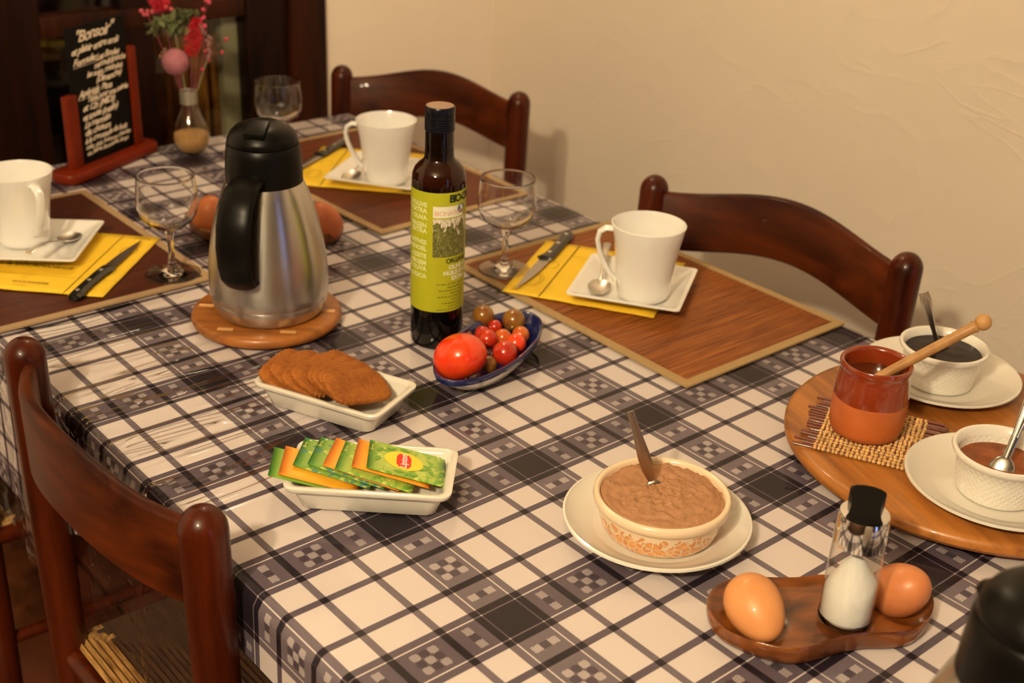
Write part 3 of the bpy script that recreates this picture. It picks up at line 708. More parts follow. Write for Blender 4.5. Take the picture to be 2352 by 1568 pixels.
# ------------------------------------------------------------------ olive oil bottle
bo = thing('oil_bottle', 'dark glass olive oil bottle with lime green label', 'bottle', (-0.2740, 0.2578, 0.0005))
t = NT('dark amber glass', 0.04, 0.0, 0.4, 0, (0.020, 0.006, 0.002)); x, y, z = t.sep(t.coord())
t.base(t.ramp(t.m_('MULTIPLY', z, 4.0), [(0.76, (0.002, 0.0013, 0.001)), (0.79, (0.020, 0.0040, 0.0008)), (0.86, (0.026, 0.0055, 0.001)), (0.90, (0.005, 0.002, 0.001))]))
prof = [(0, 0), (0.026, 0.0), (0.0292, 0.0014), (0.0302, 0.005), (0.0303, 0.02), (0.0303, 0.196), (0.0296, 0.2035), (0.0268, 0.2105), (0.0222, 0.2155), (0.0180, 0.2190), (0.0164, 0.2225), (0.0160, 0.232), (0.0156, 0.2515), (0.0150, 0.254), (0, 0.2545)]
build('glass_body', G().lathe(prof, 64), t.m, bo, ang=40)
cp = [(0, 0.2520), (0.0158, 0.2520)]
for k in range(6):
    zz = 0.2528 + k * 0.0027; cp += [(0.01655, zz), (0.01655, zz + 0.0013), (0.0159, zz + 0.0019)]
cp += [(0.0163, 0.2700), (0.0164, 0.2776), (0.0157, 0.2790), (0, 0.2791)]
M_cap = plain('navy black screw cap', (0.012, 0.013, 0.022), 0.28, 0, 0.5, 0.6)
build('screw_cap', G().lathe(cp, 48), M_cap, bo, ang=30)
build('cap_top', G().lathe([(0.0, 0.0), (0.0148, 0.0), (0.0148, 0.0003), (0, 0.0004)], 40), plain('copper coloured disc', (0.34, 0.22, 0.15), 0.5, 0, 0.5, 0.4), bo, loc=(0, 0, 0.2791))
RL = 0.03055
A0 = math.radians(-37.5)
def onlabel(V, z0, a0, dr=0.0):   # flat x (m, to the right) and y (up) onto the cylinder
    return [((RL + dr) * cos(a0 + x / RL), (RL + dr) * sin(a0 + x / RL), z0 + y) for x, y, _ in V]
lb = build('label', G().lathe([(RL, 0.048), (RL, 0.190)], 72, a0=A0 - 1.9, a1=A0 + 2.9), plain('lime green paper', (0.42, 0.43, 0.012), 0.5, 0.0, 0.4, var=0.03), bo, ang=180)
def lpatch(name, a_0, a_1, z0, z1, mat, dr):
    return build(name, G().lathe([(RL + dr, z0), (RL + dr, z1)], 24, a0=a_0, a1=a_1), mat, lb, ang=180)
M_white = plain('white label ink', (0.78, 0.78, 0.62), 0.5, var=0.02); M_pale = plain('pale lime ink', (0.66, 0.70, 0.30), 0.5, var=0.02)
M_dkg = plain('black green ink', (0.015, 0.022, 0.006), 0.6); M_dkg2 = plain('dark olive ink', (0.13, 0.15, 0.010), 0.6)
lpatch('logo_panel', A0 - 0.19, A0 + 1.05, 0.1615, 0.1745, M_white, 0.00008)
t = NT('printed olive grove', 0.5); v = t.coord('Object', (90, 90, 42)); f = t.noise(v, 5.0, 5, 0.7, 1.2); f2 = t.noise(v, 1.6, 2)
x, y, z = t.sep(t.coord()); sky = t.m_('GREATER_THAN', t.m_('ADD', t.m_('MULTIPLY', t.m_('SUBTRACT', z, 0.1385), 34.0), t.m_('MULTIPLY', t.m_('SUBTRACT', f2, 0.5), 2.6)), 0.45)
t.base(t.mix(t.m_('MULTIPLY', sky, t.m_('LESS_THAN', f, 0.56)), t.ramp(f, [(0.32, (0.045, 0.040, 0.012)), (0.5, (0.12, 0.12, 0.022)), (0.66, (0.34, 0.35, 0.10))]), (0.74, 0.66, 0.56)))
lpatch('photo_print', A0 - 0.19, A0 + 1.25, 0.1150, 0.1600, t.m, 0.00010)
def ltext(txt, size, xa, z, mat, bold=0.0, shear=0.0, space=1.0, align='LEFT', name='lettering'):
    V, F = text_geo(txt, size, shear, bold, align, space); g = G().add(onlabel(V, z, A0 + xa, 0.00022), F); return build(name, g, mat, lb, smooth=False)
ltext('BIO-ORGANIC', 0.0120, 0.40, 0.1790, M_dkg, 0.0005, space=0.72)
ltext('BIONATURE', 0.0075, -0.15, 0.1640, plain('faded orange ink', (0.70, 0.36, 0.20), 0.6), 0.0, space=0.9)
build('leaf_emblem', G().add(onlabel([(0.0055 * cos(k * PI / 10), 0.0055 * sin(k * PI / 10), 0) for k in range(20)], 0.1700, A0 + 0.93, 0.00025), [tuple(range(20))]), plain('steel blue ink', (0.12, 0.18, 0.26), 0.5), lb, smooth=False)
ltext('ORGANIC E.V.', 0.0078, 0.30, 0.1075, M_dkg, 0.0002, space=0.85)
for i, s_ in enumerate(('OLIVE OIL', 'HUILE D\'OLIVE', 'EXTRA')): ltext(s_, 0.0068, (0.42, 0.22, 0.55)[i], 0.1000 - i * 0.0068, M_white, 0.00025)
g = G()
for i in range(9):
    z = 0.0815 - i * 0.0039; x0 = (0.0, 0.012, 0.002, 0.016, 0.001, 0.018, 0.006, 0.014, 0.0)[i]; V = [(x0 - 0.004, 0, 0), (0.03, 0, 0), (0.03, 0.0006 if i else 0.001, 0), (x0 - 0.004, 0.0006 if i else 0.001, 0)]
    for k in range(8):
        a = V[0][0] + (0.03 - V[0][0]) * k / 8; b = V[0][0] + (0.03 - V[0][0]) * (k + rnd.uniform(0.6, 0.95)) / 8
        g.add(onlabel([(a, 0, 0), (b, 0, 0), (b, 0.0011, 0), (a, 0.0011, 0)], z, A0 + 0.12, 0.0002), [(0, 1, 2, 3)])
build('small_print', g, M_dkg2, lb, smooth=False)
for i, (z, s_) in enumerate(((0.1730, 'HUILE D\'OLIVE'), (0.1660, 'VIERGE EXTRA'), (0.1580, 'OLIO DI OLIVA'), (0.1490, 'ACEITE VIRGEN'), (0.1425, 'EXTRA'), (0.1290, 'NATIVES'), (0.1215, 'OLIVENOEL'), (0.1125, 'AZEITE'), (0.1045, 'VIRGEM'), (0.0975, 'DE OLIVA'), (0.0885, 'BIOLOGICA'))):
    ltext(s_, 0.0072, -0.42, z, M_pale, 0.00035, align='RIGHT')
# ------------------------------------------------------------------ tomato dish
a_, b_ = 0.1005, 0.0445
def oval_dish():
    r = thing('oval_dish', 'small oval dish, cobalt blue inside, full of tomatoes', 'dish', (-0.1834, 0.2638, 0.0005), math.radians(113.2))
    def ring(f, z, inset=0): n = 56; return [((a_ * f - inset) * cos(2 * PI * i / n), (b_ * f - inset) * sin(2 * PI * i / n) * (1 + 0.0 * cos(2 * PI * i / n)), z) for i in range(n)]
    build('outer_shell', G().loft([ring(0.62, 0), ring(0.66, 0.001), ring(0.80, 0.009), ring(0.93, 0.019), ring(0.99, 0.0262), ring(1.0, 0.0275)], True, False), M_porc2, r, ang=60)
    t = NT('cobalt blue glaze', 0.12, 0.6); t.base(t.ramp(t.noise(t.coord(), 25, 3), [(0.3, (0.006, 0.008, 0.045)), (0.7, (0.012, 0.018, 0.11))]))
    build('inner_glaze', G().loft([ring(0.992, 0.0215), ring(1.004, 0.0250), ring(1.008, 0.0275), ring(1.004, 0.0286, 0.001), ring(1.0, 0.0277, 0.0035), ring(0.9, 0.0215), ring(0.75, 0.0105), ring(0.58, 0.0045), ring(0.3, 0.0032)], False, True), t.m, r, ang=60)
    build('glaze_spot', G().sphere((0.062, -0.012, 0.0215), 0.006, 12, 8, (1, 1, 0.25)), M_porc, r)
oval_dish()
def tomato_mat(name, c1, c2):
    t = NT(name, 0.22, 0.5); t.b.inputs['Subsurface Weight'].default_value = 0.08; t.b.inputs['Subsurface Scale'].default_value = 0.004
    t.base(t.ramp(t.noise(t.coord('Object', (1, 1, 1)), 45, 2), [(0.35, c1), (0.65, c2)])); return t.m
M_t1 = tomato_mat('bright red tomato', (0.78, 0.042, 0.008), (0.86, 0.075, 0.010))
M_t2 = tomato_mat('red cherry tomato', (0.42, 0.016, 0.006), (0.55, 0.035, 0.008))
M_t3 = tomato_mat('orange cherry tomato', (0.56, 0.085, 0.012), (0.55, 0.15, 0.014))
M_t4 = tomato_mat('olive brown cherry tomato', (0.20, 0.065, 0.010), (0.30, 0.14, 0.016))
M_calyx = plain('dry green calyx', (0.035, 0.05, 0.015), 0.6)
def tomato(name, label, c, r, mat, tilt, big=False):
    o = thing(name, label, 'tomato', c, 0, None if big else 'cherry tomatoes', rot=tilt); n = 28; m = 20; V = []; F = []
    V.append((0, 0, -r * (0.86 if big else 0.98)))
    for k in range(1, m):
        a = PI * k / m
        for i in range(n):
            ph = 2 * PI * i / n; rib = 1 + (0.018 * cos(5 * ph) * sin(a) if big else 0)
            zz = -cos(a) * r * (0.86 if big else 0.98)
            if a > PI * 0.8: zz -= r * 0.10 * ((a - PI * 0.8) / (PI * 0.2)) ** 2
            V.append((r * sin(a) * rib * cos(ph), r * sin(a) * rib * sin(ph), zz))
    V.append((0, 0, r * (0.74 if big else 0.86)))
    for i in range(n): F.append((0, 1 + (i + 1) % n, 1 + i))
    for k in range(m - 2):
        for i in range(n): j = (i + 1) % n; F.append((1 + k * n + i, 1 + k * n + j, 1 + (k + 1) * n + j, 1 + (k + 1) * n + i))
    e = len(V) - 1
    for i in range(n): F.append((e, 1 + (m - 2) * n + i, 1 + (m - 2) * n + (i + 1) % n))
    build('flesh', G().add(V, F), mat, o, ang=180)
    g = G(); zt = r * (0.76 if big else 0.87)
    for i in range(5):
        a = 2 * PI * i / 5; d = Vector((cos(a), sin(a), 0)); s = Vector((-sin(a), cos(a), 0)); L = r * 0.32
        P = [Vector((0, 0, zt)) + s * r * 0.06, Vector((0, 0, zt)) - s * r * 0.06, Vector((0, 0, zt + r * 0.10)) + d * L]
        g.add([tuple(p) for p in P] + [tuple(p + Vector((0, 0, 0.0004))) for p in P], [(0, 1, 2), (3, 5, 4), (0, 3, 4, 1), (1, 4, 5, 2), (2, 5, 3, 0)])
    build('calyx', g, M_calyx, o, smooth=False)
    return o
tomato('tomato', 'large bright red tomato at the front of the oval dish', (-0.170, 0.2104, 0.0335), 0.0298, M_t1, (0.15, 2.6, 0.3), True)
for lab, p, r, m, tl in (
    ('olive brown cherry tomato highest at the back left of the dish, beside the bottle', (-0.2430, 0.3025, 0.0300), 0.0122, M_t4, (2.2, 0.4, 0)),
    ('large olive orange cherry tomato at the back right of the dish', (-0.2186, 0.3287, 0.0262), 0.0130, M_t4, (2.5, 0.3, 1)),
    ('smallest bright red cherry tomato at the back between the two olive brown ones', (-0.2266, 0.3072, 0.0205), 0.0081, M_t2, (2.4, 0.8, 0)),
    ('dark red cherry tomato just below the highest olive brown one', (-0.2205, 0.2834, 0.0202), 0.0095, M_t2, (0.9, -1.0, 0)),
    ('dull red cherry tomato touching the top right of the large tomato', (-0.2022, 0.2762, 0.0232), 0.0110, M_t2, (2.6, 0.2, 2)),
    ('orange cherry tomato in the middle of the dish', (-0.1989, 0.2960, 0.0208), 0.0100, M_t3, (2.2, -0.7, 0)),
    ('orange red cherry tomato at the right rim of the dish', (-0.1910, 0.3161, 0.0222), 0.0096, M_t3, (2.7, 0.5, 0)),
    ('bright red cherry tomato on the right, behind the largest cherry tomato', (-0.1750, 0.2952, 0.0236), 0.0108, M_t1, (2.4, 0.1, 1)),
    ('largest cherry tomato, glossy red, at the front right of the dish', (-0.1614, 0.2676, 0.0250), 0.0135, M_t2, (2.7, -0.3, 1)),
    ('brown cherry tomato low at the front beside the large tomato', (-0.1624, 0.2451, 0.0175), 0.0091, M_t4, (2.0, 0.6, 0)),
    ('small dark green cherry tomato half hidden behind the large tomato', (-0.2300, 0.2680, 0.0175), 0.0072, M_t4, (0.5, -0.7, 0))):
    tomato('cherry_tomato', lab, p, r * 1.06, m, tl)
# ------------------------------------------------------------------ rectangular dishes
def rect_dish(label, c, rz, L=0.153, W=0.0885, H=0.0275):
    hw, hd = L / 2, W / 2; z = [0, 0.001]
    rings = [rrect(hw * 0.80, hd * 0.74, 0.010, 0), rrect(hw * 0.82, hd * 0.77, 0.011, 0.0012), rrect(hw * 0.90, hd * 0.87, 0.012, H * 0.66), rrect(hw * 0.905, hd * 0.875, 0.012, H * 0.70),
             rrect(hw * 0.985, hd * 0.975, 0.012, H * 0.80), rrect(hw, hd, 0.012, H * 0.90), rrect(hw, hd, 0.012, H * 0.97), rrect(hw - 0.002, hd - 0.002, 0.011, H), rrect(hw - 0.006, hd - 0.006, 0.009, H * 0.985),
             rrect(hw - 0.0085, hd - 0.0085, 0.008, H * 0.86), rrect(hw * 0.82, hd * 0.72, 0.008, 0.0062), rrect(hw * 0.78, hd * 0.66, 0.008, 0.0046)]
    o = build('rectangular_dish', G().loft(rings), M_porc2, loc=(c[0], c[1], 0.0005), rot=(0, 0, rz), ang=50)
    return tag(o, label, 'dish', 'rectangular white dishes')
rect_dish('rectangular white dish holding the brown biscuits', (-0.2080, 0.0760), math.radians(23.2))
rect_dish('rectangular white dish holding the tea sachets', (-0.0475, 0.0125), math.radians(47))
# biscuits: spiced biscuits leaning on each other like fallen dominoes
M_bis = NT('caramelised biscuit', 0.75, 0, 0.25); _f = M_bis.noise(M_bis.coord(), 220, 4, 0.6); _g = M_bis.noise(M_bis.coord(), 30, 2)
M_bis.base(M_bis.ramp(M_bis.m_('ADD', M_bis.m_('MULTIPLY', _f, 0.5), M_bis.m_('MULTIPLY', _g, 0.5)), [(0.36, (0.215, 0.062, 0.010)), (0.64, (0.36, 0.120, 0.018))])); M_bis.bump(_f, 0.5, 0.0012); M_bis = M_bis.m
def biscuit_mesh():
    n = 72; L, W, T = 0.0345, 0.0245, 0.0060
    def outline(k, z):
        P = []
        for i in range(n):
            a = 2 * PI * i / n; c, s = cos(a), sin(a); e = 0.50
            x = math.copysign(abs(c) ** e, c) * L; y = math.copysign(abs(s) ** e, s) * W; sc = 1 + 0.022 * cos(24 * a)
            P.append((x * k * sc, y * k * sc, z))
        return P
    g = G().loft([outline(0.93, 0), outline(0.99, 0.0008), outline(1.0, T * 0.6), outline(0.965, T * 0.9), outline(0.93, T), outline(0.84, T), outline(0.82, T + 0.0005), outline(0.55, T + 0.0006)])
    for (x, y, sx, sy) in [(0, 0, 0.006, 0.012), (0, 0.010, 0.004, 0.004)] + [(-0.018 + 0.0045 * i, (-1) ** i * 0.006, 0.0016, 0.004) for i in range(9) if i not in (3, 4, 5)]:
        g.sphere((x, y, T + 0.0003), 1.0, 8, 5, (sx, sy, 0.0011))
    return g
bz0 = math.radians(23.2); first = None
bl = ['leftmost biscuit, reaching over the left end of the dish', 'second biscuit from the left end of the dish', 'third biscuit from the left end of the dish', 'fourth biscuit, in the middle of the fan',
      'biscuit whose rounded end sticks up highest at the back', 'sixth biscuit from the left, leaning under the last two', 'second biscuit from the right, overlapped by the fully visible one', 'rightmost biscuit, lying on top and fully visible']
for i in range(8):
    d = -0.056 + i * 0.0122; off = (-0.004, 0.002, 0.0, 0.004, 0.012, 0.006, 0.002, -0.006)[i]
    x = -0.2080 + d * cos(bz0) - off * sin(bz0); y = 0.0760 + d * sin(bz0) + off * cos(bz0)
    tiltv = -0.42 if i < 7 else -0.36
    rotm = Matrix.Rotation(bz0, 3, 'Z') @ Matrix.Rotation(-tiltv, 3, 'Y') @ Matrix.Rotation(math.radians((95, 82, 100, 86, 98, 84, 76, 62)[i]), 3, 'Z')
    if first is None: o = build('biscuit', biscuit_mesh(), M_bis, ang=35); first = o
    else: o = first.copy(); COL.objects.link(o)
    o.location = (x, y, 0.0245 + 0.0010 * i); o.rotation_euler = rotm.to_euler()
    tag(o, 'brown spiced biscuit: ' + bl[i], 'biscuit', 'spiced biscuits in the white dish')
# tea sachets
def sachet_mat(name, edge, mid, leaf=None):
    t = NT(name, 0.35, 0.15); uv = t.node('ShaderNodeUVMap'); x, y, _ = t.sep(uv.outputs[0])
    d = t.m_('MAXIMUM', t.m_('MULTIPLY', t.m_('ABSOLUTE', t.m_('SUBTRACT', x, 0.5)), 2.0), t.m_('MULTIPLY', t.m_('ABSOLUTE', t.m_('SUBTRACT', y, 0.5)), 1.7))
    c = t.ramp(d, [(0.25, mid), (0.72, tuple(a * 0.6 + b * 0.4 for a, b in zip(mid, edge))), (0.98, edge)])
    if leaf:
        v = t.comb(t.m_('MULTIPLY', x, 1.4), y, 0.0); f = t.noise(v, 4.2, 1, 0.5, 1.6)
        band = t.m_('MULTIPLY', t.m_('GREATER_THAN', f, 0.56), t.m_('GREATER_THAN', d, 0.35)); c = t.mix(t.m_('MULTIPLY', band, 0.8), c, leaf)
        f2 = t.noise(v, 6.0, 1, 0.5, 1.4); c = t.mix(t.m_('MULTIPLY', t.m_('GREATER_THAN', f2, 0.63), 0.7), c, (0.62, 0.70, 0.16))
    t.base(c); return t.m
S_green = sachet_mat('green sachet foil', (0.030, 0.23, 0.012), (0.42, 0.58, 0.06)); S_orange = sachet_mat('orange sachet paper', (0.80, 0.20, 0.010), (0.92, 0.53, 0.035))
S_mint = sachet_mat('mint sachet paper', (0.035, 0.22, 0.020), (0.36, 0.52, 0.08), (0.055, 0.24, 0.22)); S_leaf = sachet_mat('leafy sachet paper', (0.06, 0.26, 0.020), (0.56, 0.64, 0.12), (0.14, 0.36, 0.035))
def sachet(label, org, wdir, mat, w=0.050, l=0.0735, logo=False, tilt=0.27, zl=0.034):
    r = thing('tea_sachet', label, 'tea sachet', (org[0], org[1], zl), 0, 'tea sachets in the white dish')
    yv = Vector((*wdir, 0)).normalized(); xv = Vector((yv.y, -yv.x, 0)); xv = (xv * cos(tilt) - Vector((0, 0, 1)) * sin(tilt)).normalized(); nv = xv.cross(yv)
    r.rotation_euler = Matrix((xv, yv, nv)).transposed().to_euler()
    n = 10; V = []; UV = []; F = []
    for k in (0, 1):
        for i in range(n + 1):
            for j in range(n + 1):
                u, v = i / n, j / n; puff = 0.0011 * (sin(PI * u) * sin(PI * v)) ** 0.5 if 0 < i < n and 0 < j < n else 0
                V.append((u * l, v * w, (puff + 0.0002) * (1 if k else -0.4))); UV.append((u, v))
    m = (n + 1) ** 2
    for i in range(n):
        for j in range(n):
            a = i * (n + 1) + j; F.append((m + a, m + a + n + 1, m + a + n + 2, m + a + 1)); F.append((a, a + 1, a + n + 2, a + n + 1))
    for i in range(n):
        for q in ((i, i + 1), ((n + 1) * n + i, (n + 1) * n + i + 1), (i * (n + 1), (i + 1) * (n + 1)), (i * (n + 1) + n, (i + 1) * (n + 1) + n)): F.append((q[0], q[1], q[1] + m, q[0] + m))
    build('envelope', G().add(V, F), mat, r, uv=UV, ang=180)
    if logo:
        cx, cy = l * 0.46, w * 0.50
        M_y = plain('yellow sunburst ink', (0.88, 0.70, 0.04), 0.4, 0.1); M_r = plain('red emblem ink', (0.72, 0.022, 0.010), 0.4, 0.1)
        def disc(rx, ry, z, hexa=False):
            if hexa: P = [(-0.62, 1), (0.62, 1), (1, 0.55), (1, -0.55), (0.62, -1), (-0.62, -1), (-1, -0.55), (-1, 0.55)]; P = [(cx + a * rx, cy + b * ry, z) for a, b in P]
            else: P = [(cx + rx * cos(2 * PI * i / 28), cy + ry * sin(2 * PI * i / 28), z) for i in range(28)]
            return G().add(P, [tuple(range(len(P)))])
        build('sunburst', disc(0.0185, 0.0150, 0.00150), M_y, r, smooth=False)
        build('red_badge', disc(0.0070, 0.0115, 0.00165, True), M_r, r, smooth=False)
        V, F = text_geo('Lipton', 0.0092, 0.0, 0.0002, 'CENTER')
        build('lettering', G().add(V, F, Matrix.Translation((cx + 0.0028, cy, 0.00180)) @ Matrix.Rotation(PI / 2, 4, 'Z')), plain('white ink', (0.9, 0.88, 0.82), 0.4), r, smooth=False)
        g = G()
        for (x, y, a, L_) in [(0.051, 0.018, 0.3, 0.013), (0.056, 0.024, -0.4, 0.012), (0.060, 0.016, -0.9, 0.011), (0.030, 0.006, 0.1, 0.012), (0.042, 0.005, 0.2, 0.013), (0.022, 0.042, 0.3, 0.010), (0.034, 0.044, -0.2, 0.011), (0.010, 0.036, 0.9, 0.010), (0.009, 0.020, 1.2, 0.010)]:
            M = Matrix.Translation((x, y, 0.0014)) @ Matrix.Rotation(a, 4, 'Z'); P = [(L_ * (k / 8 - 0.5), 0.0024 * sin(PI * k / 8), 0) for k in range(9)] + [(L_ * (k / 8 - 0.5), -0.0024 * sin(PI * k / 8), 0) for k in range(7, 0, -1)]
            g.add(P, [tuple(range(16))], M)
        build('leaf_print', g, plain('leaf green ink', (0.16, 0.36, 0.05), 0.5), r, smooth=False)
    return r
SD = [((-0.0850, -0.0760), (-0.72, 0.55), S_green, 'plain green tea sachet farthest left, sticking out of the dish'), ((-0.0800, -0.0680), (-0.70, 0.56), S_orange, 'plain orange tea sachet second from the left'),
      ((-0.0850, -0.0500), (-0.66, 0.66), S_mint, 'green tea sachet with blue green print, third from the left'), ((-0.0775, -0.0390), (-0.66, 0.70), S_mint, 'green tea sachet with blue green print, fourth from the left'),
      ((-0.0660, -0.0300), (-0.66, 0.72), S_orange, 'plain orange tea sachet in the middle of the fan'), ((-0.0530, -0.0255), (-0.68, 0.68), S_leaf, 'light green leafy tea sachet behind the two right ones'),
      ((-0.0460, -0.0120), (-0.70, 0.62), S_orange, 'orange tea sachet just under the topmost one'), ((-0.0350, -0.0030), (-0.76, 0.60), S_leaf, 'topmost green tea sachet with the red Lipton badge')]
for i, (o_, wd, m_, lb_) in enumerate(SD):
    sachet(lb_, o_, wd, m_, logo=(i == 7), zl=0.0330 + 0.0009 * i)
# ------------------------------------------------------------------ round plates / cocoa
def plate(name, label, c, R, z, H=0.012):
    prof = [(0, 0.0006), (R * 0.56, 0.0006), (R * 0.60, 0.0), (R * 0.64, 0.0012), (R * 0.80, H * 0.45), (R * 0.97, H * 0.88), (R, H * 0.98), (R * 0.998, H * 1.12), (R * 0.975, H * 1.15), (R * 0.95, H * 1.0), (R * 0.80, H * 0.62), (R * 0.685, H * 0.36), (R * 0.66, H * 0.30), (R * 0.5, H * 0.27), (0, H * 0.27)]
    return tag(build(name, G().lathe(prof, 72), M_porc2, loc=(c[0], c[1], z), ang=60), label, 'plate', 'round white plates')
plate('saucer_plate', 'round cream plate under the bowl of cocoa powder', (0.1545, 0.1825), 0.0853, 0.0005, 0.0155)
CB = (0.1575, 0.1832)
bw = thing('cocoa_bowl', 'cream bowl with orange crackle pattern filled with cocoa powder', 'bowl', (CB[0], CB[1], 0.0052))
t = NT('orange crackle glaze', 0.2, 0.5); x, y, z = t.sep(t.coord()); ang = t.m_('ARCTAN2', y, x)
v = t.comb(t.m_('MULTIPLY', ang, 4.6), t.m_('MULTIPLY', z, 90.0), 0.0); e = t.voro(v, 1.45, 'DISTANCE_TO_EDGE'); nn = t.noise(v, 1.2, 2)
inband = t.m_('MULTIPLY', t.m_('GREATER_THAN', z, 0.0015), t.m_('LESS_THAN', z, 0.0235))
patch = t.m_('MULTIPLY', t.m_('MULTIPLY', t.m_('GREATER_THAN', e, 0.055), inband), t.m_('GREATER_THAN', t.m_('ADD', nn, t.m_('MULTIPLY', t.m_('SUBTRACT', 0.022, z), 12.0)), 0.50))
t.base(t.mix(t.m_('MULTIPLY', patch, 0.92), (0.76, 0.60, 0.42), t.ramp(t.m_('ADD', nn, t.m_('MULTIPLY', z, -12.0)), [(0.25, (0.55, 0.20, 0.055)), (0.5, (0.78, 0.36, 0.10))])))
prof = [(0, 0.001), (0.045, 0.001), (0.047, 0), (0.0495, 0.0008), (0.0520, 0.004), (0.0552, 0.014), (0.0572, 0.0262), (0.0588, 0.0270), (0.0612, 0.0300), (0.0618, 0.0330), (0.0612, 0.0362), (0.0592, 0.0376), (0.0568, 0.0370), (0.0555, 0.0345), (0.0548, 0.028), (0.052, 0.012), (0.046, 0.006), (0, 0.006)]
build('bowl_body', G().lathe(prof, 72), t.m, bw, ang=50)
n = 46; V = [(0, 0, 0)]; F = []
import mathutils.noise as mn
RC = 0.0551
for k in range(1, n + 1):
    for i in range(96):
        a = 2 * PI * i / 96; r = RC * k / n; x, y = r * cos(a), r * sin(a)
        h = 0.0035 * (1 - (k / n) ** 2) + 0.0026 * mn.noise(Vector((x * 45, y * 45, 1))) + 0.0024 * mn.noise(Vector((x * 150, y * 150, 4))) + 0.0015 * mn.noise(Vector((x * 380, y * 380, 7)))
        dd = math.hypot(x + 0.027, y - 0.0); h -= 0.0045 * math.exp(-(dd / 0.012) ** 2); dd = math.hypot(x + 0.022, y + 0.030); h -= 0.003 * math.exp(-(dd / 0.012) ** 2)
        if k >= n - 2: h -= 0.0015 + 0.0012 * mn.noise(Vector((x * 90, y * 90, 9)))
        V.append((x, y, h))
for i in range(96): F.append((0, 1 + i, 1 + (i + 1) % 96))
for k in range(n - 1):
    for i in range(96): j = (i + 1) % 96; F.append((1 + k * 96 + i, 1 + (k + 1) * 96 + i, 1 + (k + 1) * 96 + j, 1 + k * 96 + j))
t = NT('cocoa powder', 0.95, 0, 0.1); t.base(t.ramp(t.noise(t.coord(), 90, 4, 0.65), [(0.3, (0.385, 0.195, 0.100)), (0.7, (0.47, 0.250, 0.135))])); t.bump(t.noise(t.coord(), 420, 4, 0.7), 0.7, 0.002)
tag(build('cocoa_powder', G().add(V, F), t.m, loc=(CB[0], CB[1], 0.0052 + 0.0335), ang=180), 'heap of light brown cocoa powder in the crackle patterned bowl', 'cocoa', kind='stuff')
def rod_spoon(name, label, tip, top, wmax, mat, forked=False, grp=None):
    """spoon standing in something: bowl buried at tip, handle rising to top"""
    tip, top = Vector(tip), Vector(top); d = top - tip; L = d.length; zax = d.normalized()
    yax = Vector((0.7775, -0.5496, 0.65)) - tip; xax = yax.cross(zax).normalized(); yax = zax.cross(xax)
    r = thing(name, label, 'spoon', tip, 0, grp); r.rotation_euler = Matrix((xax, yax, zax)).transposed().to_euler()
    if forked:
        P = [(0, 0, 0), (0, 0, L * 0.3), (0, 0, L * 0.65), (0, 0, L * 0.85), (0, 0, L)]; W = [(wmax * 0.42, 0.0016), (wmax * 0.42, 0.0015), (wmax * 0.7, 0.0014), (wmax, 0.0012), (wmax * 0.8, 0.001)]
    else:
        P = [(0, 0, 0), (0, 0, L * 0.10), (0, 0, L * 0.22), (0, 0, L * 0.38), (0, 0, L * 0.6), (0, 0, L * 0.8), (0, 0, L)]; W = [(wmax * 0.35, 0.0014), (wmax * 0.7, 0.0013), (wmax, 0.0011), (wmax * 1.02, 0.0011), (wmax * 0.8, 0.001), (wmax * 0.6, 0.001), (wmax * 0.55, 0.001)]
    build('handle', G().tube(P, W, 12, flat=(0, 1, 0)), mat, r)
    if forked:
        for s in (-1, 1): build('ridge', G().tube([(s * wmax * 0.22, 0.0008, L * 0.25), (s * wmax * 0.5, 0.0012, L * 0.85)], 0.0008, 6), mat, r)
        build('ridge', G().tube([(s * wmax * 0.5 if False else -wmax * 0.5, 0.0012, L * 0.85), (0, 0.0013, L * 0.97), (wmax * 0.5, 0.0012, L * 0.85)], 0.0008, 6), mat, r)
    g = G().sphere((0, 0, -0.016), 1.0, 16, 10, (0.013, 0.004, 0.020)); build('bowl', g, mat, r)
    return r
M_steel2 = plain('grey steel', (0.42, 0.40, 0.37), 0.22, 0, 0.5, 1.0)
M_dsteel = plain('brown tinted steel', (0.42, 0.33, 0.25), 0.25, 0, 0.5, 1.0)
rod_spoon('cocoa_spoon', 'steel spoon standing upright in the cocoa powder', (0.1400, 0.1885, 0.0400), (0.1190, 0.1732, 0.1100), 0.0058, M_dsteel)
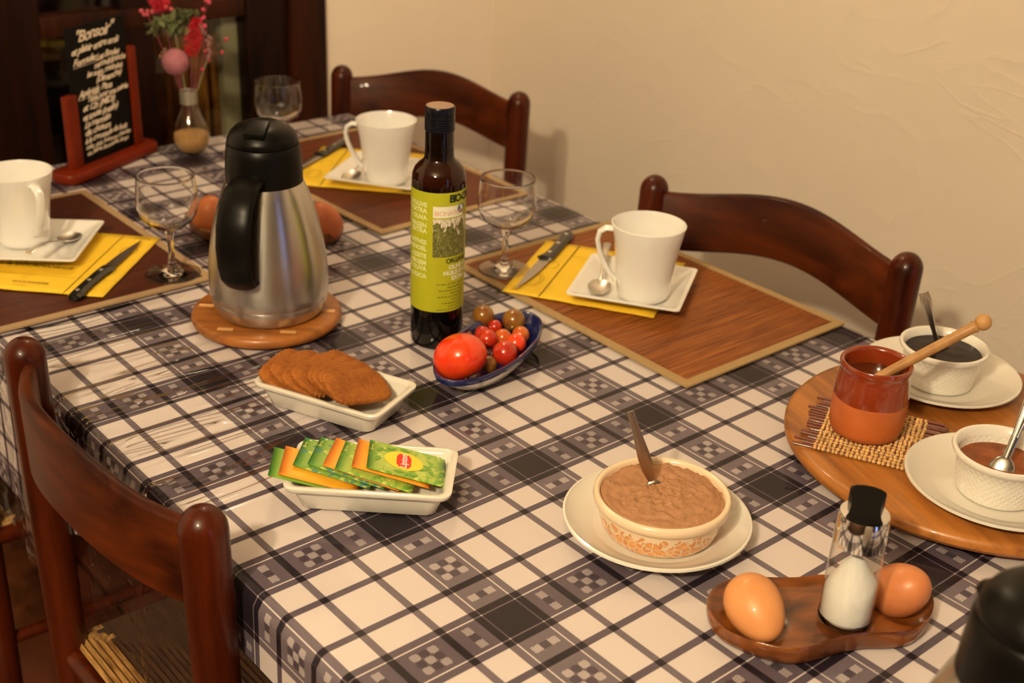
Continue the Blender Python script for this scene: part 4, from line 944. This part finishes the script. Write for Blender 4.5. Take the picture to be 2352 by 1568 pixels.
# ------------------------------------------------------------------ egg holders, eggs
HOUT = [[0.2690, 0.1210], [0.2800, 0.1110], [0.2960, 0.1075], [0.3136, 0.1115], [0.3300, 0.1180], [0.3440, 0.1265], [0.3530, 0.1400], [0.3585, 0.1560], [0.3640, 0.1760], [0.3730, 0.1960], [0.3870, 0.2150], [0.3945, 0.2300],
        [0.3930, 0.2500], [0.3830, 0.2740], [0.3680, 0.2860], [0.3480, 0.2830], [0.3340, 0.2700], [0.3240, 0.2540], [0.3120, 0.2400], [0.3000, 0.2260], [0.2919, 0.2085], [0.2790, 0.1910], [0.2629, 0.1730], [0.2570, 0.1540], [0.2595, 0.1350]]
def holder_mesh(c1, c2, c0):
    """organic wooden tray with an egg hollow at either end; outline in local metres, star shaped about its middle"""
    n = 120; O = [Vector(loc2(Vector(p), mid, rzh)) for p in HOUT]; c0 = (0.0, -0.004)
    rim = []
    for i in range(n):
        a = 2 * PI * i / n; d = Vector((cos(a), sin(a))); best = 0
        for p, q in zip(O, O[1:] + O[:1]):
            p_ = p - Vector(c0); e = (q - p); den = d.x * e.y - d.y * e.x
            if abs(den) < 1e-9: continue
            t_ = (p_.x * e.y - p_.y * e.x) / den; u_ = (p_.x * d.y - p_.y * d.x) / den
            if t_ > 0 and -0.01 <= u_ <= 1.01: best = max(best, t_)
        rim.append(best)
    for _ in range(1): rim = [(rim[i - 2] + rim[i - 1] * 2 + rim[i] * 3 + rim[(i + 1) % n] * 2 + rim[(i + 2) % n]) / 9 for i in range(n)]
    def sd(x, y):
        x -= c0[0]; y -= c0[1]; a = math.atan2(y, x) % (2 * PI); k = a / (2 * PI) * n; i = int(k) % n; f = k - int(k)
        return math.hypot(x, y) - (rim[i] * (1 - f) + rim[(i + 1) % n] * f)
    def ht(x, y, H=0.0195):
        z = 0.0130
        for c, rr, dp in ((c1, 0.0290, 0.0095), (c2, 0.0280, 0.0095)):
            d = math.hypot(x - c[0], y - c[1])
            if d < rr: z = min(z, 0.0130 - dp * (1 - (d / rr) ** 2))
        s = -sd(x, y); z += 0.0050 * (1 - smooth(0.0, 0.009, s)); return z
    rings = []
    def ring(f, z=None, g_=0.0): return [(c0[0] + (rim[i] * f - g_) * cos(2 * PI * i / n), c0[1] + (rim[i] * f - g_) * sin(2 * PI * i / n), z) for i in range(n)]
    rings = [ring(0.92, 0.0), ring(0.955, 0.001), ring(0.985, 0.006), ring(1.0, 0.0125), ring(1.0, 0.0172)]
    for f in (0.985, 0.96, 0.93, 0.90, 0.86, 0.82, 0.78, 0.74, 0.7, 0.66, 0.62, 0.58, 0.54, 0.5, 0.46, 0.42, 0.38, 0.34, 0.3, 0.25, 0.2, 0.1):
        q = ring(f, 0.0); rings.append([(x, y, ht(x, y)) for x, y, _ in q])
    return G().loft(rings)
E1, E2, SH = Vector((0.3050, 0.1375)), Vector((0.3650, 0.2555)), Vector((0.3478, 0.1991))
mid = (E1 + E2) / 2; ax = (E2 - E1); rzh = math.atan2(ax.y, ax.x)
def loc2(p, m, rz): d = p - m; return (d.x * cos(-rz) - d.y * sin(-rz), d.x * sin(-rz) + d.y * cos(-rz))
h1 = build('egg_holder', holder_mesh(loc2(E1, mid, rzh), loc2(E2, mid, rzh), loc2(SH, mid, rzh)), M_olive, loc=(mid.x, mid.y, 0.0005), rot=(0, 0, rzh), ang=60)
tag(h1, 'carved olive wood egg holder in the foreground with two eggs and a salt shaker', 'egg holder', 'carved wooden egg holders')
h2 = h1.copy(); COL.objects.link(h2); h2.location = (-0.666, 0.262, 0.0005); h2.rotation_euler = (0, 0, math.atan2(0.1202, 0.1109))
h2.scale = (1.12, 1.0, 1.0)
tag(h2, 'carved wooden egg holder mostly hidden behind the steel carafe', 'egg holder', 'carved wooden egg holders')
def egg(label, c, rot, k, c1, c2):
    n = 40; prof = []
    for i in range(n + 1):
        a = PI * i / n; zz = -cos(a); r = sin(a) * (1 - 0.13 * zz); prof.append((max(r, 0) * 0.0222 * k if 0 < i < n else 0, zz * 0.0288 * k))
    t = NT('brown egg shell', 0.42, 0.12, 0.4); f = t.noise(t.coord(), 35, 3); f2 = t.noise(t.coord(), 480, 2)
    t.base(t.ramp(f, [(0.3, c1), (0.7, c2)])); t.bump(f2, 0.1, 0.0003)
    return tag(build('egg', G().lathe(prof, 40), t.m, loc=c, rot=rot, ang=180), label, 'egg', 'brown eggs')
def lie(*a): return Vector(a).to_track_quat('Z', 'Y').to_euler()
egg('light brown egg at the left of the foreground egg holder', (E1.x, E1.y, 0.0275), lie(0.893, -0.322, -0.314), 1.03, (0.60, 0.245, 0.085), (0.68, 0.295, 0.105))
egg('darker brown egg behind the salt shaker in the foreground egg holder', (E2.x - 0.003, E2.y - 0.002, 0.0272), lie(0.716, -0.042, 0.697), 0.98, (0.50, 0.165, 0.058), (0.60, 0.215, 0.078))
egg('brown egg peeping out left of the steel carafe', (-0.7205, 0.2030, 0.0268), lie(0.244, 0.138, 0.960), 1.02, (0.52, 0.15, 0.045), (0.60, 0.19, 0.06))
egg('brown egg peeping out right of the steel carafe', (-0.6115, 0.3210, 0.0268), lie(-0.147, -0.324, 0.934), 1.02, (0.50, 0.13, 0.045), (0.56, 0.16, 0.055))
sh = thing('salt_shaker', 'glass salt shaker with chrome cap standing between the two foreground eggs', 'shaker', (SH.x, SH.y, 0.0140), math.radians(-20))
build('glass_body', G().lathe([(0, 0), (0.0185, 0), (0.0205, 0.0015), (0.0212, 0.005), (0.0210, 0.05), (0.0203, 0.075), (0.0203, 0.082), (0.0190, 0.082), (0.0196, 0.075), (0.0204, 0.05), (0.0204, 0.008), (0.0185, 0.0045), (0, 0.0042)], 48), M_glass, sh, ang=50)
g = G().lathe([(0, 0), (0.0196, 0), (0.0200, 0.0008), (0.0201, 0.008), (0.0201, 0.028), (0.0190, 0.0315), (0.0150, 0.0390), (0.0105, 0.0470), (0.0062, 0.0540), (0.0028, 0.0575), (0, 0.0582)], 40)
g.v = [(x, y, z + (0.005 * y / 0.019 if z > 0.02 else 0) + (0.0012 * mn.noise(Vector((x * 200, y * 200, z * 200))) if z > 0.02 else 0)) for x, y, z in g.v]
t = NT('fine salt', 0.8, 0, 0.2); t.base((0.72, 0.715, 0.70)); t.bump(t.noise(t.coord(), 700, 2), 0.3, 0.001)
build('salt', g, t.m, sh, loc=(0, 0, 0.0046))
build('glass_foot', G().lathe([(0.0196, 0.0002), (0.0213, 0.0012), (0.0217, 0.0040), (0.0214, 0.0075), (0.0211, 0.0080), (0.0211, 0.0020), (0.0196, 0.0006)], 48), M_sglass, sh, ang=60)
build('chrome_cap', G().lathe([(0.0205, 0.0765), (0.0207, 0.0762), (0.0206, 0.085), (0.0196, 0.1010), (0.0188, 0.1030), (0.016, 0.1034), (0, 0.1034)], 48), M_chrome, sh, ang=40)
n = 40; P = []
for i in range(n):
    x = -0.0197 + 0.0394 * (i if i < n // 2 else n - 1 - i) / (n // 2 - 1)
    y = min(0.0112 + 0.0048 * (abs(x) / 0.019) ** 1.6, math.sqrt(max(0, 0.0199 ** 2 - x * x)) + 0.0008)
    P.append((x, -y if i < n // 2 else y))
def ft(x): return 0.0105 * min(1, max(0, (0.008 - x) / 0.024))
build('flip_top', G().loft([[(x, y, 0.1032) for x, y in P], [(x, y, 0.1046 + ft(x)) for x, y in P], [(x * 0.93, y * 0.93, 0.1056 + ft(x * 0.93)) for x, y in P]]), M_black, sh, ang=40, rot=(0, 0, math.radians(-38)))
# ------------------------------------------------------------------ round board with honey and jams
ZB = 0.0245
bd = thing('round_board', 'large round bamboo serving board cut off by the right edge', 'board', (0.2598, 0.5324, 0.0005), math.radians(-20))
RB = 0.188
build('disc', G().lathe([(0, 0.0075), (RB - 0.012, 0.0075), (RB - 0.004, 0.0088), (RB, 0.0135), (RB, 0.0185), (RB - 0.003, 0.0225), (RB - 0.008, ZB - 0.0007), (0, ZB - 0.0007)], 96), M_bamboo, bd, ang=40)
build('turntable_base', G().lathe([(0, 0), (0.10, 0), (0.10, 0.007), (0, 0.0074)], 48), M_black, bd)
hp = thing('honey_pot', 'terracotta honey pot, glazed dark red on its upper half', 'pot', (0.1857, 0.4487, ZB + 0.0042))
t = NT('two tone terracotta', 0.3, 0.5); x, y, z = t.sep(t.coord())
up = t.m_('GREATER_THAN', t.m_('ADD', z, t.m_('MULTIPLY', t.noise(t.coord(), 22, 1), 0.006)), 0.0425)
t.base(t.mix(up, t.ramp(t.noise(t.coord(), 40, 3), [(0.3, (0.44, 0.105, 0.022)), (0.7, (0.52, 0.135, 0.030))]), (0.225, 0.030, 0.006)))
t.put(t.b.inputs['Roughness'], t.m_('SUBTRACT', 0.45, t.m_('MULTIPLY', up, 0.27))); t.put(t.b.inputs['Coat Weight'], t.m_('ADD', 0.1, t.m_('MULTIPLY', up, 0.7)))
build('pot_body', G().lathe([(a, b * 1.045) for a, b in [(0, 0), (0.0305, 0), (0.0340, 0.0022), (0.0360, 0.008), (0.0369, 0.020), (0.0368, 0.036), (0.0358, 0.050), (0.0342, 0.061), (0.0334, 0.0655), (0.0340, 0.0675), (0.0352, 0.0700), (0.0352, 0.0725), (0.0340, 0.0745), (0.0318, 0.0742), (0.0302, 0.071), (0.0305, 0.060), (0.031, 0.045), (0.029, 0.01), (0, 0.008)]], 64), t.m, hp, ang=60)
M_honey = plain('dark honey', (0.075, 0.016, 0.003), 0.05, 0.8, 0.5, var=0.1)
tag(build('honey', G().lathe([(0, 0.0), (0.020, 0.0), (0.0303, 0.0004), (0.0303, -0.004), (0, -0.004)], 40), M_honey, loc=(0.1857, 0.4487, ZB + 0.0042 + 0.060)), 'dark honey inside the terracotta pot', 'honey', kind='stuff')
dp = thing('honey_dipper', 'wooden honey dipper stick leaning out of the terracotta pot', 'dipper', (0.1925, 0.4495, ZB + 0.0680))
top = Vector((0.2448, 0.5285, 0.1500)) - dp.location
M_stick = wood('pale beech stick', (0.30, 0.14, 0.042), (0.52, 0.28, 0.10), 'Z', 10, 0.5, 0.1, 3)
dvec = top.normalized()
build('stick', G().tube([tuple(-dvec * 0.006), (0, 0, 0), tuple(top * 0.5), tuple(top * 0.88), tuple(top * 0.905), tuple(top * 0.92)], [0.0045, 0.0049, 0.0052, 0.0054, 0.0066, 0.0052], 16), M_stick, dp)
build('knob', G().sphere(tuple(top * 0.985), 0.0082, 20, 14), M_stick, dp)
# straw mat
smt = thing('straw_mat', 'small woven straw mat with brown fringe under the terracotta pot', 'mat', (0.194, 0.450, ZB + 0.0003), math.radians(26))
M_straw = plain('golden straw', (0.60, 0.36, 0.13), 0.6, 0, 0.3, var=0.3, vs_=90); M_reed = plain('red brown reed', (0.15, 0.035, 0.016), 0.45, 0.2, var=0.25, vs_=60)
Lm, Wm = 0.098, 0.112; nr = 19; g = G(); g2 = G()
for i in range(nr):
    y = -Wm / 2 + (i + 0.5) * Wm / nr
    e0, e1 = rnd.uniform(0.008, 0.021), rnd.uniform(0.008, 0.021)
    g2.tube([(-Lm / 2 - e0, y + rnd.uniform(-0.001, 0.001), 0.0021), (Lm / 2 + e1, y + rnd.uniform(-0.001, 0.001), 0.0021)], 0.0015, 6)
    m = 22
    for k in range(m):
        x = -Lm / 2 + (k + 0.5 + rnd.uniform(-0.15, 0.15)) * Lm / m
        g.sphere((x, y, 0.0021), 1.0, 6, 4, (0.0027 * rnd.uniform(0.75, 1.05), 0.0030, 0.0021))
s_ = build('straw_weave', g, M_straw, smt, ang=180); s_['kind'] = 'stuff'
s_ = build('reed_fringe', g2, M_reed, smt, ang=60); s_['kind'] = 'stuff'
M_ram = NT('ribbed white porcelain', 0.18, 0.6, 0.5, 0, (0.76, 0.73, 0.67)); x, y, z = M_ram.sep(M_ram.coord()); an = M_ram.m_('MULTIPLY', M_ram.m_('ARCTAN2', y, x), 19.0)
_a = M_ram.m_('ABSOLUTE', M_ram.m_('SINE', M_ram.m_('ADD', an, M_ram.m_('MULTIPLY', z, 480.0)))); _b = M_ram.m_('ABSOLUTE', M_ram.m_('SINE', M_ram.m_('SUBTRACT', an, M_ram.m_('MULTIPLY', z, 480.0))))
_in = M_ram.m_('MULTIPLY', M_ram.m_('GREATER_THAN', z, 0.003), M_ram.m_('LESS_THAN', z, 0.036))
M_ram.bump(M_ram.m_('MULTIPLY', M_ram.m_('MINIMUM', _a, _b), _in), 0.30, 0.0012); M_ram = M_ram.m
def ramekin(label, c, z):
    prof = [(0, 0.001), (0.0325, 0.001), (0.034, 0), (0.0362, 0.0010), (0.0372, 0.004), (0.0402, 0.025), (0.0420, 0.0365), (0.0436, 0.0375), (0.0462, 0.0400), (0.0470, 0.0425), (0.0464, 0.0445), (0.0446, 0.0452), (0.0425, 0.0442), (0.0402, 0.036), (0.037, 0.012), (0.033, 0.006), (0, 0.0055)]
    return tag(build('ramekin', G().lathe(prof, 64), M_ram, loc=(c[0], c[1], z), ang=50), label, 'bowl', 'white lattice ramekins')
def jam(name, label, c, z, mat, r=0.0398):
    n = 18; V = [(0, 0, 0.0002)]; F = []
    for k in range(1, n + 1):
        for i in range(48): a = 2 * PI * i / 48; x, y = r * k / n * cos(a), r * k / n * sin(a); V.append((x, y, 0.0008 * mn.noise(Vector((x * 90 + 3, y * 90, c[0] * 9))) * (1 - k / n)))
    for i in range(48): F.append((0, 1 + i, 1 + (i + 1) % 48))
    for k in range(n - 1):
        for i in range(48): j = (i + 1) % 48; F.append((1 + k * 48 + i, 1 + (k + 1) * 48 + i, 1 + (k + 1) * 48 + j, 1 + k * 48 + j))
    return tag(build(name, G().add(V, F), mat, loc=(c[0], c[1], z), ang=180), label, 'jam', kind='stuff')
J1 = (0.1690, 0.6045); J2 = (0.3285, 0.4540)
plate('saucer_plate', 'round white plate under the ramekin of dark berry jam', (0.1655, 0.6140), 0.0846, ZB + 0.0003)
plate('saucer_plate', 'round white plate under the ramekin of amber jam', (0.3262, 0.4600), 0.0854, ZB + 0.0003)
ramekin('white lattice ramekin filled with dark berry jam', J1, ZB + 0.0040); ramekin('white lattice ramekin filled with amber jam', J2, ZB + 0.0040)
ramekin('white lattice ramekin of which only a sliver shows at the right edge', (0.3335, 0.5945), ZB + 0.0003)
jam('berry_jam', 'dark purple berry jam in the rear ramekin', J1, ZB + 0.0400, plain('berry jam', (0.008, 0.002, 0.003), 0.25, 0.0, 0.2, var=0.4, vs_=80), 0.0408)
jam('apricot_jam', 'amber apricot jam in the front ramekin', J2, ZB + 0.0330, plain('apricot jam', (0.21, 0.050, 0.005), 0.16, 0.0, 0.25, var=0.35, vs_=60), 0.0396)
jam('apricot_jam', 'jam in the ramekin at the right edge', (0.3335, 0.5945), ZB + 0.0300, bpy.data.materials['apricot jam'], 0.0396)
rod_spoon('jam_spoon', 'steel spoon with ridged handle standing in the dark berry jam', (0.1590, 0.6090, 0.0670), (0.1655, 0.5450, 0.1480), 0.0060, M_steel, True)
rod_spoon('jam_spoon', 'steel spoon in the amber jam, its handle leaving the picture at the right', (0.3325, 0.4500, 0.0650), (0.3290, 0.4900, 0.1480), 0.0085, M_steel2, True)
# ------------------------------------------------------------------ chalk menu board in a red stand
L0 = Vector((-1.0360, 0.1420)); L1 = Vector((-1.0986, 0.2662)); dr = (L1 - L0).normalized(); rzm = math.atan2(dr.y, dr.x)
mb = thing('menu_board', 'small black chalk menu board in a red wooden stand at the back left', 'menu board', (L0.x, L0.y, 0.0005), rzm)
build('base', G().loft([rrect(0.1065, 0.024, 0.018, 0.0), rrect(0.1075, 0.025, 0.018, 0.002), rrect(0.1075, 0.025, 0.018, 0.012), rrect(0.1055, 0.023, 0.016, 0.0145)]), M_stand, mb, loc=(0.0765, 0, 0), ang=40)
build('left_post', G().box((0, 0, 0), (0.0220, 0.0130, 0.112)), M_stand, mb, loc=(0.0085, 0, 0.0700), bevel=0.002)
build('right_post', G().box((0, 0, 0), (0.0180, 0.0130, 0.158)), M_stand, mb, loc=(0.1530, 0, 0.0930), bevel=0.002)
sl = build('slate', G().box((0.0800, 0.0, 0.1190), (0.1300, 0.0045, 0.2080)), plain('black slate', (0.0035, 0.0035, 0.003), 0.6, 0.0, 0.12), mb, bevel=0.0006)
M_chalk = plain('cream chalk marker', (0.80, 0.68, 0.54), 0.8, var=0.1)
g = G()
lines = [('"Bonsoir"', 0.0215, 0.030, 0.2000, 0), ('et plaisir entre amis', 0.0135, 0.020, 0.1830, 0), ('Formule:', 0.0135, 0.022, 0.1660, 1), ('Les Boules', 0.0120, 0.073, 0.1665, 0), ('mercredi/dimanche', 0.0120, 0.067, 0.1550, 0),
         ('les soirs, matinées,', 0.0110, 0.049, 0.1440, 0), ('(Dimanche)', 0.0120, 0.068, 0.1325, 0), ('Apéritifs', 0.0135, 0.026, 0.1170, 1), ('Pizza', 0.0120, 0.078, 0.1195, 0), ('Table pour une soirée', 0.0110, 0.044, 0.1075, 0),
         ('et 12h (MIDI)', 0.0130, 0.032, 0.0950, 0), ('et toute (matin)', 0.0125, 0.030, 0.0820, 0), ('La marmite', 0.0125, 0.032, 0.0700, 0), ('dix chœurs', 0.0125, 0.031, 0.0580, 0), ('à la croustade du bois', 0.0110, 0.030, 0.0465, 0),
         ('cafés, thés, boissons chaudes', 0.0090, 0.030, 0.0360, 0), ('vin, bières, limonades, sirops', 0.0085, 0.031, 0.0275, 0)]
rx = random.Random(3)
for s_, sz, x, z, ul in lines:
    V, F = text_geo(s_, sz * 1.1, 0.45, 0.00038 if sz > 0.0095 else 0.0002, space=0.86)
    ph = rx.uniform(0, 6); V = [(a, b + 0.0009 * sin(a * 160 + ph), 0) for a, b, _ in V]; mx = max(v[0] for v in V); k = min(1.1, (0.141 - x) / mx)
    g.add([(x + a * k, -0.0026, z + b + a * 0.03) for a, b, _ in V], F)
    if ul: g.add([(x, -0.0026, z - 0.003), (x + mx * k, -0.0026, z - 0.0015), (x + mx * k, -0.0026, z - 0.0009), (x, -0.0026, z - 0.0024)], [(0, 1, 2, 3)])
build('chalk_writing', g, M_chalk, sl, smooth=False)
# ------------------------------------------------------------------ bulb vase and dried flowers
VX, VY_ = -1.0535, 0.3490
va = thing('bulb_vase', 'glass vase shaped like a light bulb, half filled with sand, at the back', 'vase', (VX, VY_, 0.0005))
prof = [(0, 0), (0.010, 0.0004), (0.019, 0.0035), (0.0260, 0.0110), (0.0292, 0.0210), (0.0297, 0.0290), (0.0283, 0.0385), (0.0245, 0.0500), (0.0195, 0.0620), (0.0150, 0.0730), (0.0132, 0.0820), (0.0132, 0.0850)]
prof = prof + [(max(a - 0.0008, 0), b + (0.0008 if b < 0.03 else 0)) for a, b in reversed(prof)]
build('glass_bulb', G().lathe(prof, 48), M_sglass, va, ang=60)
M_sand = plain('fine ochre sand', (0.62, 0.36, 0.13), 0.9, 0, 0.2, var=0.08, vs_=200)
sp = [(0, 0.0012), (0.0090, 0.0020), (0.0176, 0.0052), (0.0243, 0.0124), (0.0275, 0.0214), (0.0282, 0.0290), (0.0276, 0.0335), (0.020, 0.0348), (0, 0.0340)]
build('sand', G().lathe(sp, 40), M_sand, va, ang=60)
build('metal_collar', G().lathe([(0.0135, 0.0825), (0.0142, 0.0835), (0.0138, 0.0875), (0.0143, 0.0905), (0.0138, 0.0940), (0.0143, 0.0975), (0.0136, 0.1035), (0.0128, 0.1030), (0.0126, 0.083)], 32), plain('dull zinc', (0.42, 0.40, 0.33), 0.4, 0, 0.5, 0.7), va, ang=30)
NK = Vector((VX, VY_, 0.1010))
def stem_tube(g, a, b, r=0.0010, bend=0.006, seed=1):
    a, b = Vector(a), Vector(b); m_ = (a + b) / 2 + Vector((0, 0, bend)); P = [tuple((a * (1 - t) ** 2 + m_ * 2 * t * (1 - t) + b * t * t)) for t in [i / 6 for i in range(7)]]
    g.tube(P, r, 6)
def flower(name, label, head, build_head, mat_stem, foot=(0, 0, -0.05)):
    h = Vector(head); r = thing(name, label, 'dried flower', NK + Vector(foot), 0, None)
    g = G(); stem_tube(g, (0, 0, 0), tuple(h - (NK + Vector(foot)))); build('stem', g, mat_stem, r)
    build_head(r, h - (NK + Vector(foot))); return r
M_pinkst = plain('pink dyed stem', (0.16, 0.020, 0.035), 0.7); M_greenst = plain('dry green stem', (0.22, 0.20, 0.08), 0.7)
def h_ball(r, h):
    g = G().sphere((0, 0, 0), 0.0215, 28, 18); g.v = [tuple(Vector(p) * (1 + 0.04 * mn.noise(Vector(p) * 90))) for p in g.v]
    build('seed_head', g, plain('mauve seed head', (0.36, 0.135, 0.165), 0.75, 0, 0.2, var=0.2, vs_=60), r, loc=tuple(h), ang=180)
    g = G()
    for k in range(7): a = 2 * PI * k / 7; g.tube([(0.003 * cos(a), 0.003 * sin(a), 0.0205), (0.008 * cos(a), 0.008 * sin(a), 0.024), (0.011 * cos(a), 0.011 * sin(a), 0.0235)], [0.0015, 0.0020, 0.0008], 6)
    build('crown', g, plain('tan crown', (0.30, 0.16, 0.10), 0.8), r, loc=tuple(h), rot=(0.3, -1.0, 0.4))
flower('dried_poppy_head', 'round mauve dried poppy head low on the left of the bulb vase', (-1.0860, 0.3470, 0.1430), h_ball, M_pinkst, (-0.003, 0.001, -0.045))
def h_plume(col, col2, base_, tip, rmax, n=420, seed=3):
    def f(r, h):
        rr = random.Random(seed); g = G(); a = h; b = Vector(tip) - Vector(base_) + h
        for k in range(n):
            t_ = rr.random(); c = a.lerp(b, t_); w_ = rmax * sin(PI * min(1, 0.12 + t_ * 0.86)) ** 0.7; an = rr.uniform(0, 2 * PI); d = Vector((cos(an), sin(an), rr.uniform(0.2, 0.9))).normalized()
            p = c + Vector((cos(an), sin(an), 0)) * w_ * rr.uniform(0.25, 0.85); s = d.cross(Vector((0, 0, 1))).normalized() * 0.0011; e = p + d * 0.0065
            g.add([tuple(p - s), tuple(p + s), tuple(e), tuple(p + d * 0.003 + Vector((0, 0, 0.0008)))], [(0, 1, 3), (1, 2, 3), (2, 0, 3), (0, 2, 1)])
        o = build('bristles', g, plain('dyed plume ' + str(seed), col, 0.7, 0, 0.2, var=0.35, vs_=150), r, smooth=False); o['kind'] = 'stuff'
    return f
flower('dried_plume', 'scarlet bristly dried plume standing upright above the bulb vase', (-1.0762, 0.3708, 0.1500), h_plume((0.62, 0.018, 0.035), 0, (-1.0762, 0.3708, 0.1500), (-1.0936, 0.3916, 0.2060), 0.0135, 520, 3), M_pinkst, (0.002, 0.001, -0.04))
flower('dried_plume', 'pink red dried flower at the upper left above the green leaves', (-1.1300, 0.3500, 0.2130), h_plume((0.66, 0.03, 0.06), 0, (-1.13, 0.35, 0.213), (-1.143, 0.352, 0.245), 0.0165, 420, 5), M_pinkst, (-0.002, -0.001, -0.05))
def h_green(r, h):
    rr = random.Random(9); g = G()
    cs = [(-1.1240, 0.3420, 0.1960), (-1.1180, 0.3510, 0.1990), (-1.1280, 0.3360, 0.1890), (-1.1060, 0.3720, 0.2090), (-1.1110, 0.3640, 0.2030), (-1.1050, 0.3640, 0.1930), (-1.1130, 0.3570, 0.1920), (-1.0990, 0.3800, 0.2110)]
    for c in cs:
        c = Vector(c) - Vector((-1.1110, 0.3600, 0.2000)) + h
        for k in range(15):
            p = c + Vector((rr.gauss(0, 1), rr.gauss(0, 1), rr.gauss(0, 0.6))) * 0.0068; M = Matrix.Translation(p) @ Matrix.Rotation(rr.uniform(0, 6.28), 4, 'Z') @ Matrix.Rotation(rr.uniform(-1.2, 1.2), 4, 'X')
            L_, W_ = 0.0105 * rr.uniform(0.7, 1.2), 0.0068
            g.add([(0, -L_, 0), (W_, 0, 0.0015), (0, L_, 0), (-W_, 0, 0.0015), (0, 0, -0.0012)], [(0, 1, 4), (1, 2, 4), (2, 3, 4), (3, 0, 4)], M)
    o = build('leaf_cluster', g, plain('sage green dried leaf', (0.155, 0.175, 0.075), 0.8, 0, 0.2, var=0.35, vs_=70), r, smooth=False); o['kind'] = 'stuff'
flower('dried_hydrangea', 'sage green cluster of dried leaves above the mauve ball', (-1.1110, 0.3600, 0.2000), h_green, M_greenst, (0, 0, -0.04))
def h_berries(pts, col, rad, seed):
    def f(r, h):
        g = G(); g2 = G(); h0 = Vector(pts[0])
        for i, p in enumerate(pts):
            q = Vector(p) - h0 + h; stem_tube(g2, tuple(h + (q - h) * 0.05 if i else h * 0.9), tuple(q), 0.0005, -0.004)
            build('berry', G().sphere((0, 0, 0), rad * (0.85 + 0.3 * ((i * 37) % 10) / 10), 10, 8), bpy.data.materials.get(f'berry{seed}') or plain(f'berry{seed}', col, 0.6, 0, 0.3, var=0.2), r, loc=tuple(q))
        build('twigs', g2, M_pinkst, r)
    return f
flower('berry_sprig', 'pink berry sprig reaching far right of the bulb vase over the glass pane', (-1.0640, 0.3890, 0.1600), h_berries([(-1.0640, 0.3890, 0.1600), (-1.0490, 0.4196, 0.1784), (-1.0460, 0.4090, 0.1593), (-1.0561, 0.3779, 0.1330), (-1.060, 0.392, 0.146)], (0.52, 0.05, 0.09), 0.0031, 1), M_pinkst, (0.003, 0, -0.03))
flower('berry_sprig', 'pink berry sprig rising at the top right of the dried bouquet', (-1.0900, 0.4000, 0.2050), h_berries([(-1.0900, 0.4000, 0.2050), (-1.0884, 0.4135, 0.2304), (-1.0900, 0.4035, 0.2194), (-1.0850, 0.4010, 0.2080), (-1.0791, 0.3984, 0.1957), (-1.0930, 0.4110, 0.2330), (-1.082, 0.399, 0.185)], (0.56, 0.07, 0.13), 0.0036, 2), M_pinkst, (0.001, 0.003, -0.03))
flower('berry_sprig', 'pink berry sprig at the far left of the dried bouquet', (-1.1420, 0.3320, 0.2090), h_berries([(-1.1420, 0.3320, 0.2090), (-1.1531, 0.3274, 0.2133), (-1.1500, 0.3300, 0.2080), (-1.1450, 0.3340, 0.2140), (-1.1380, 0.3390, 0.2140), (-1.118, 0.362, 0.219), (-1.122, 0.355, 0.222)], (0.60, 0.10, 0.13), 0.0036, 3), M_pinkst, (-0.003, 0, -0.03))
pts = []; rr = random.Random(21)
for k in range(16): t_ = k / 15; pts.append((-1.0570 - 0.026 * t_ + rr.uniform(-0.003, 0.003), 0.3880 + 0.013 * sin(t_ * 3) + rr.uniform(-0.004, 0.004), 0.1480 + 0.048 * t_))
flower('feathery_sprig', 'dusty pink feathery sprig right beside the scarlet plume', pts[0], h_berries(pts, (0.24, 0.115, 0.105), 0.0034, 4), M_greenst, (0.002, 0.003, -0.03))
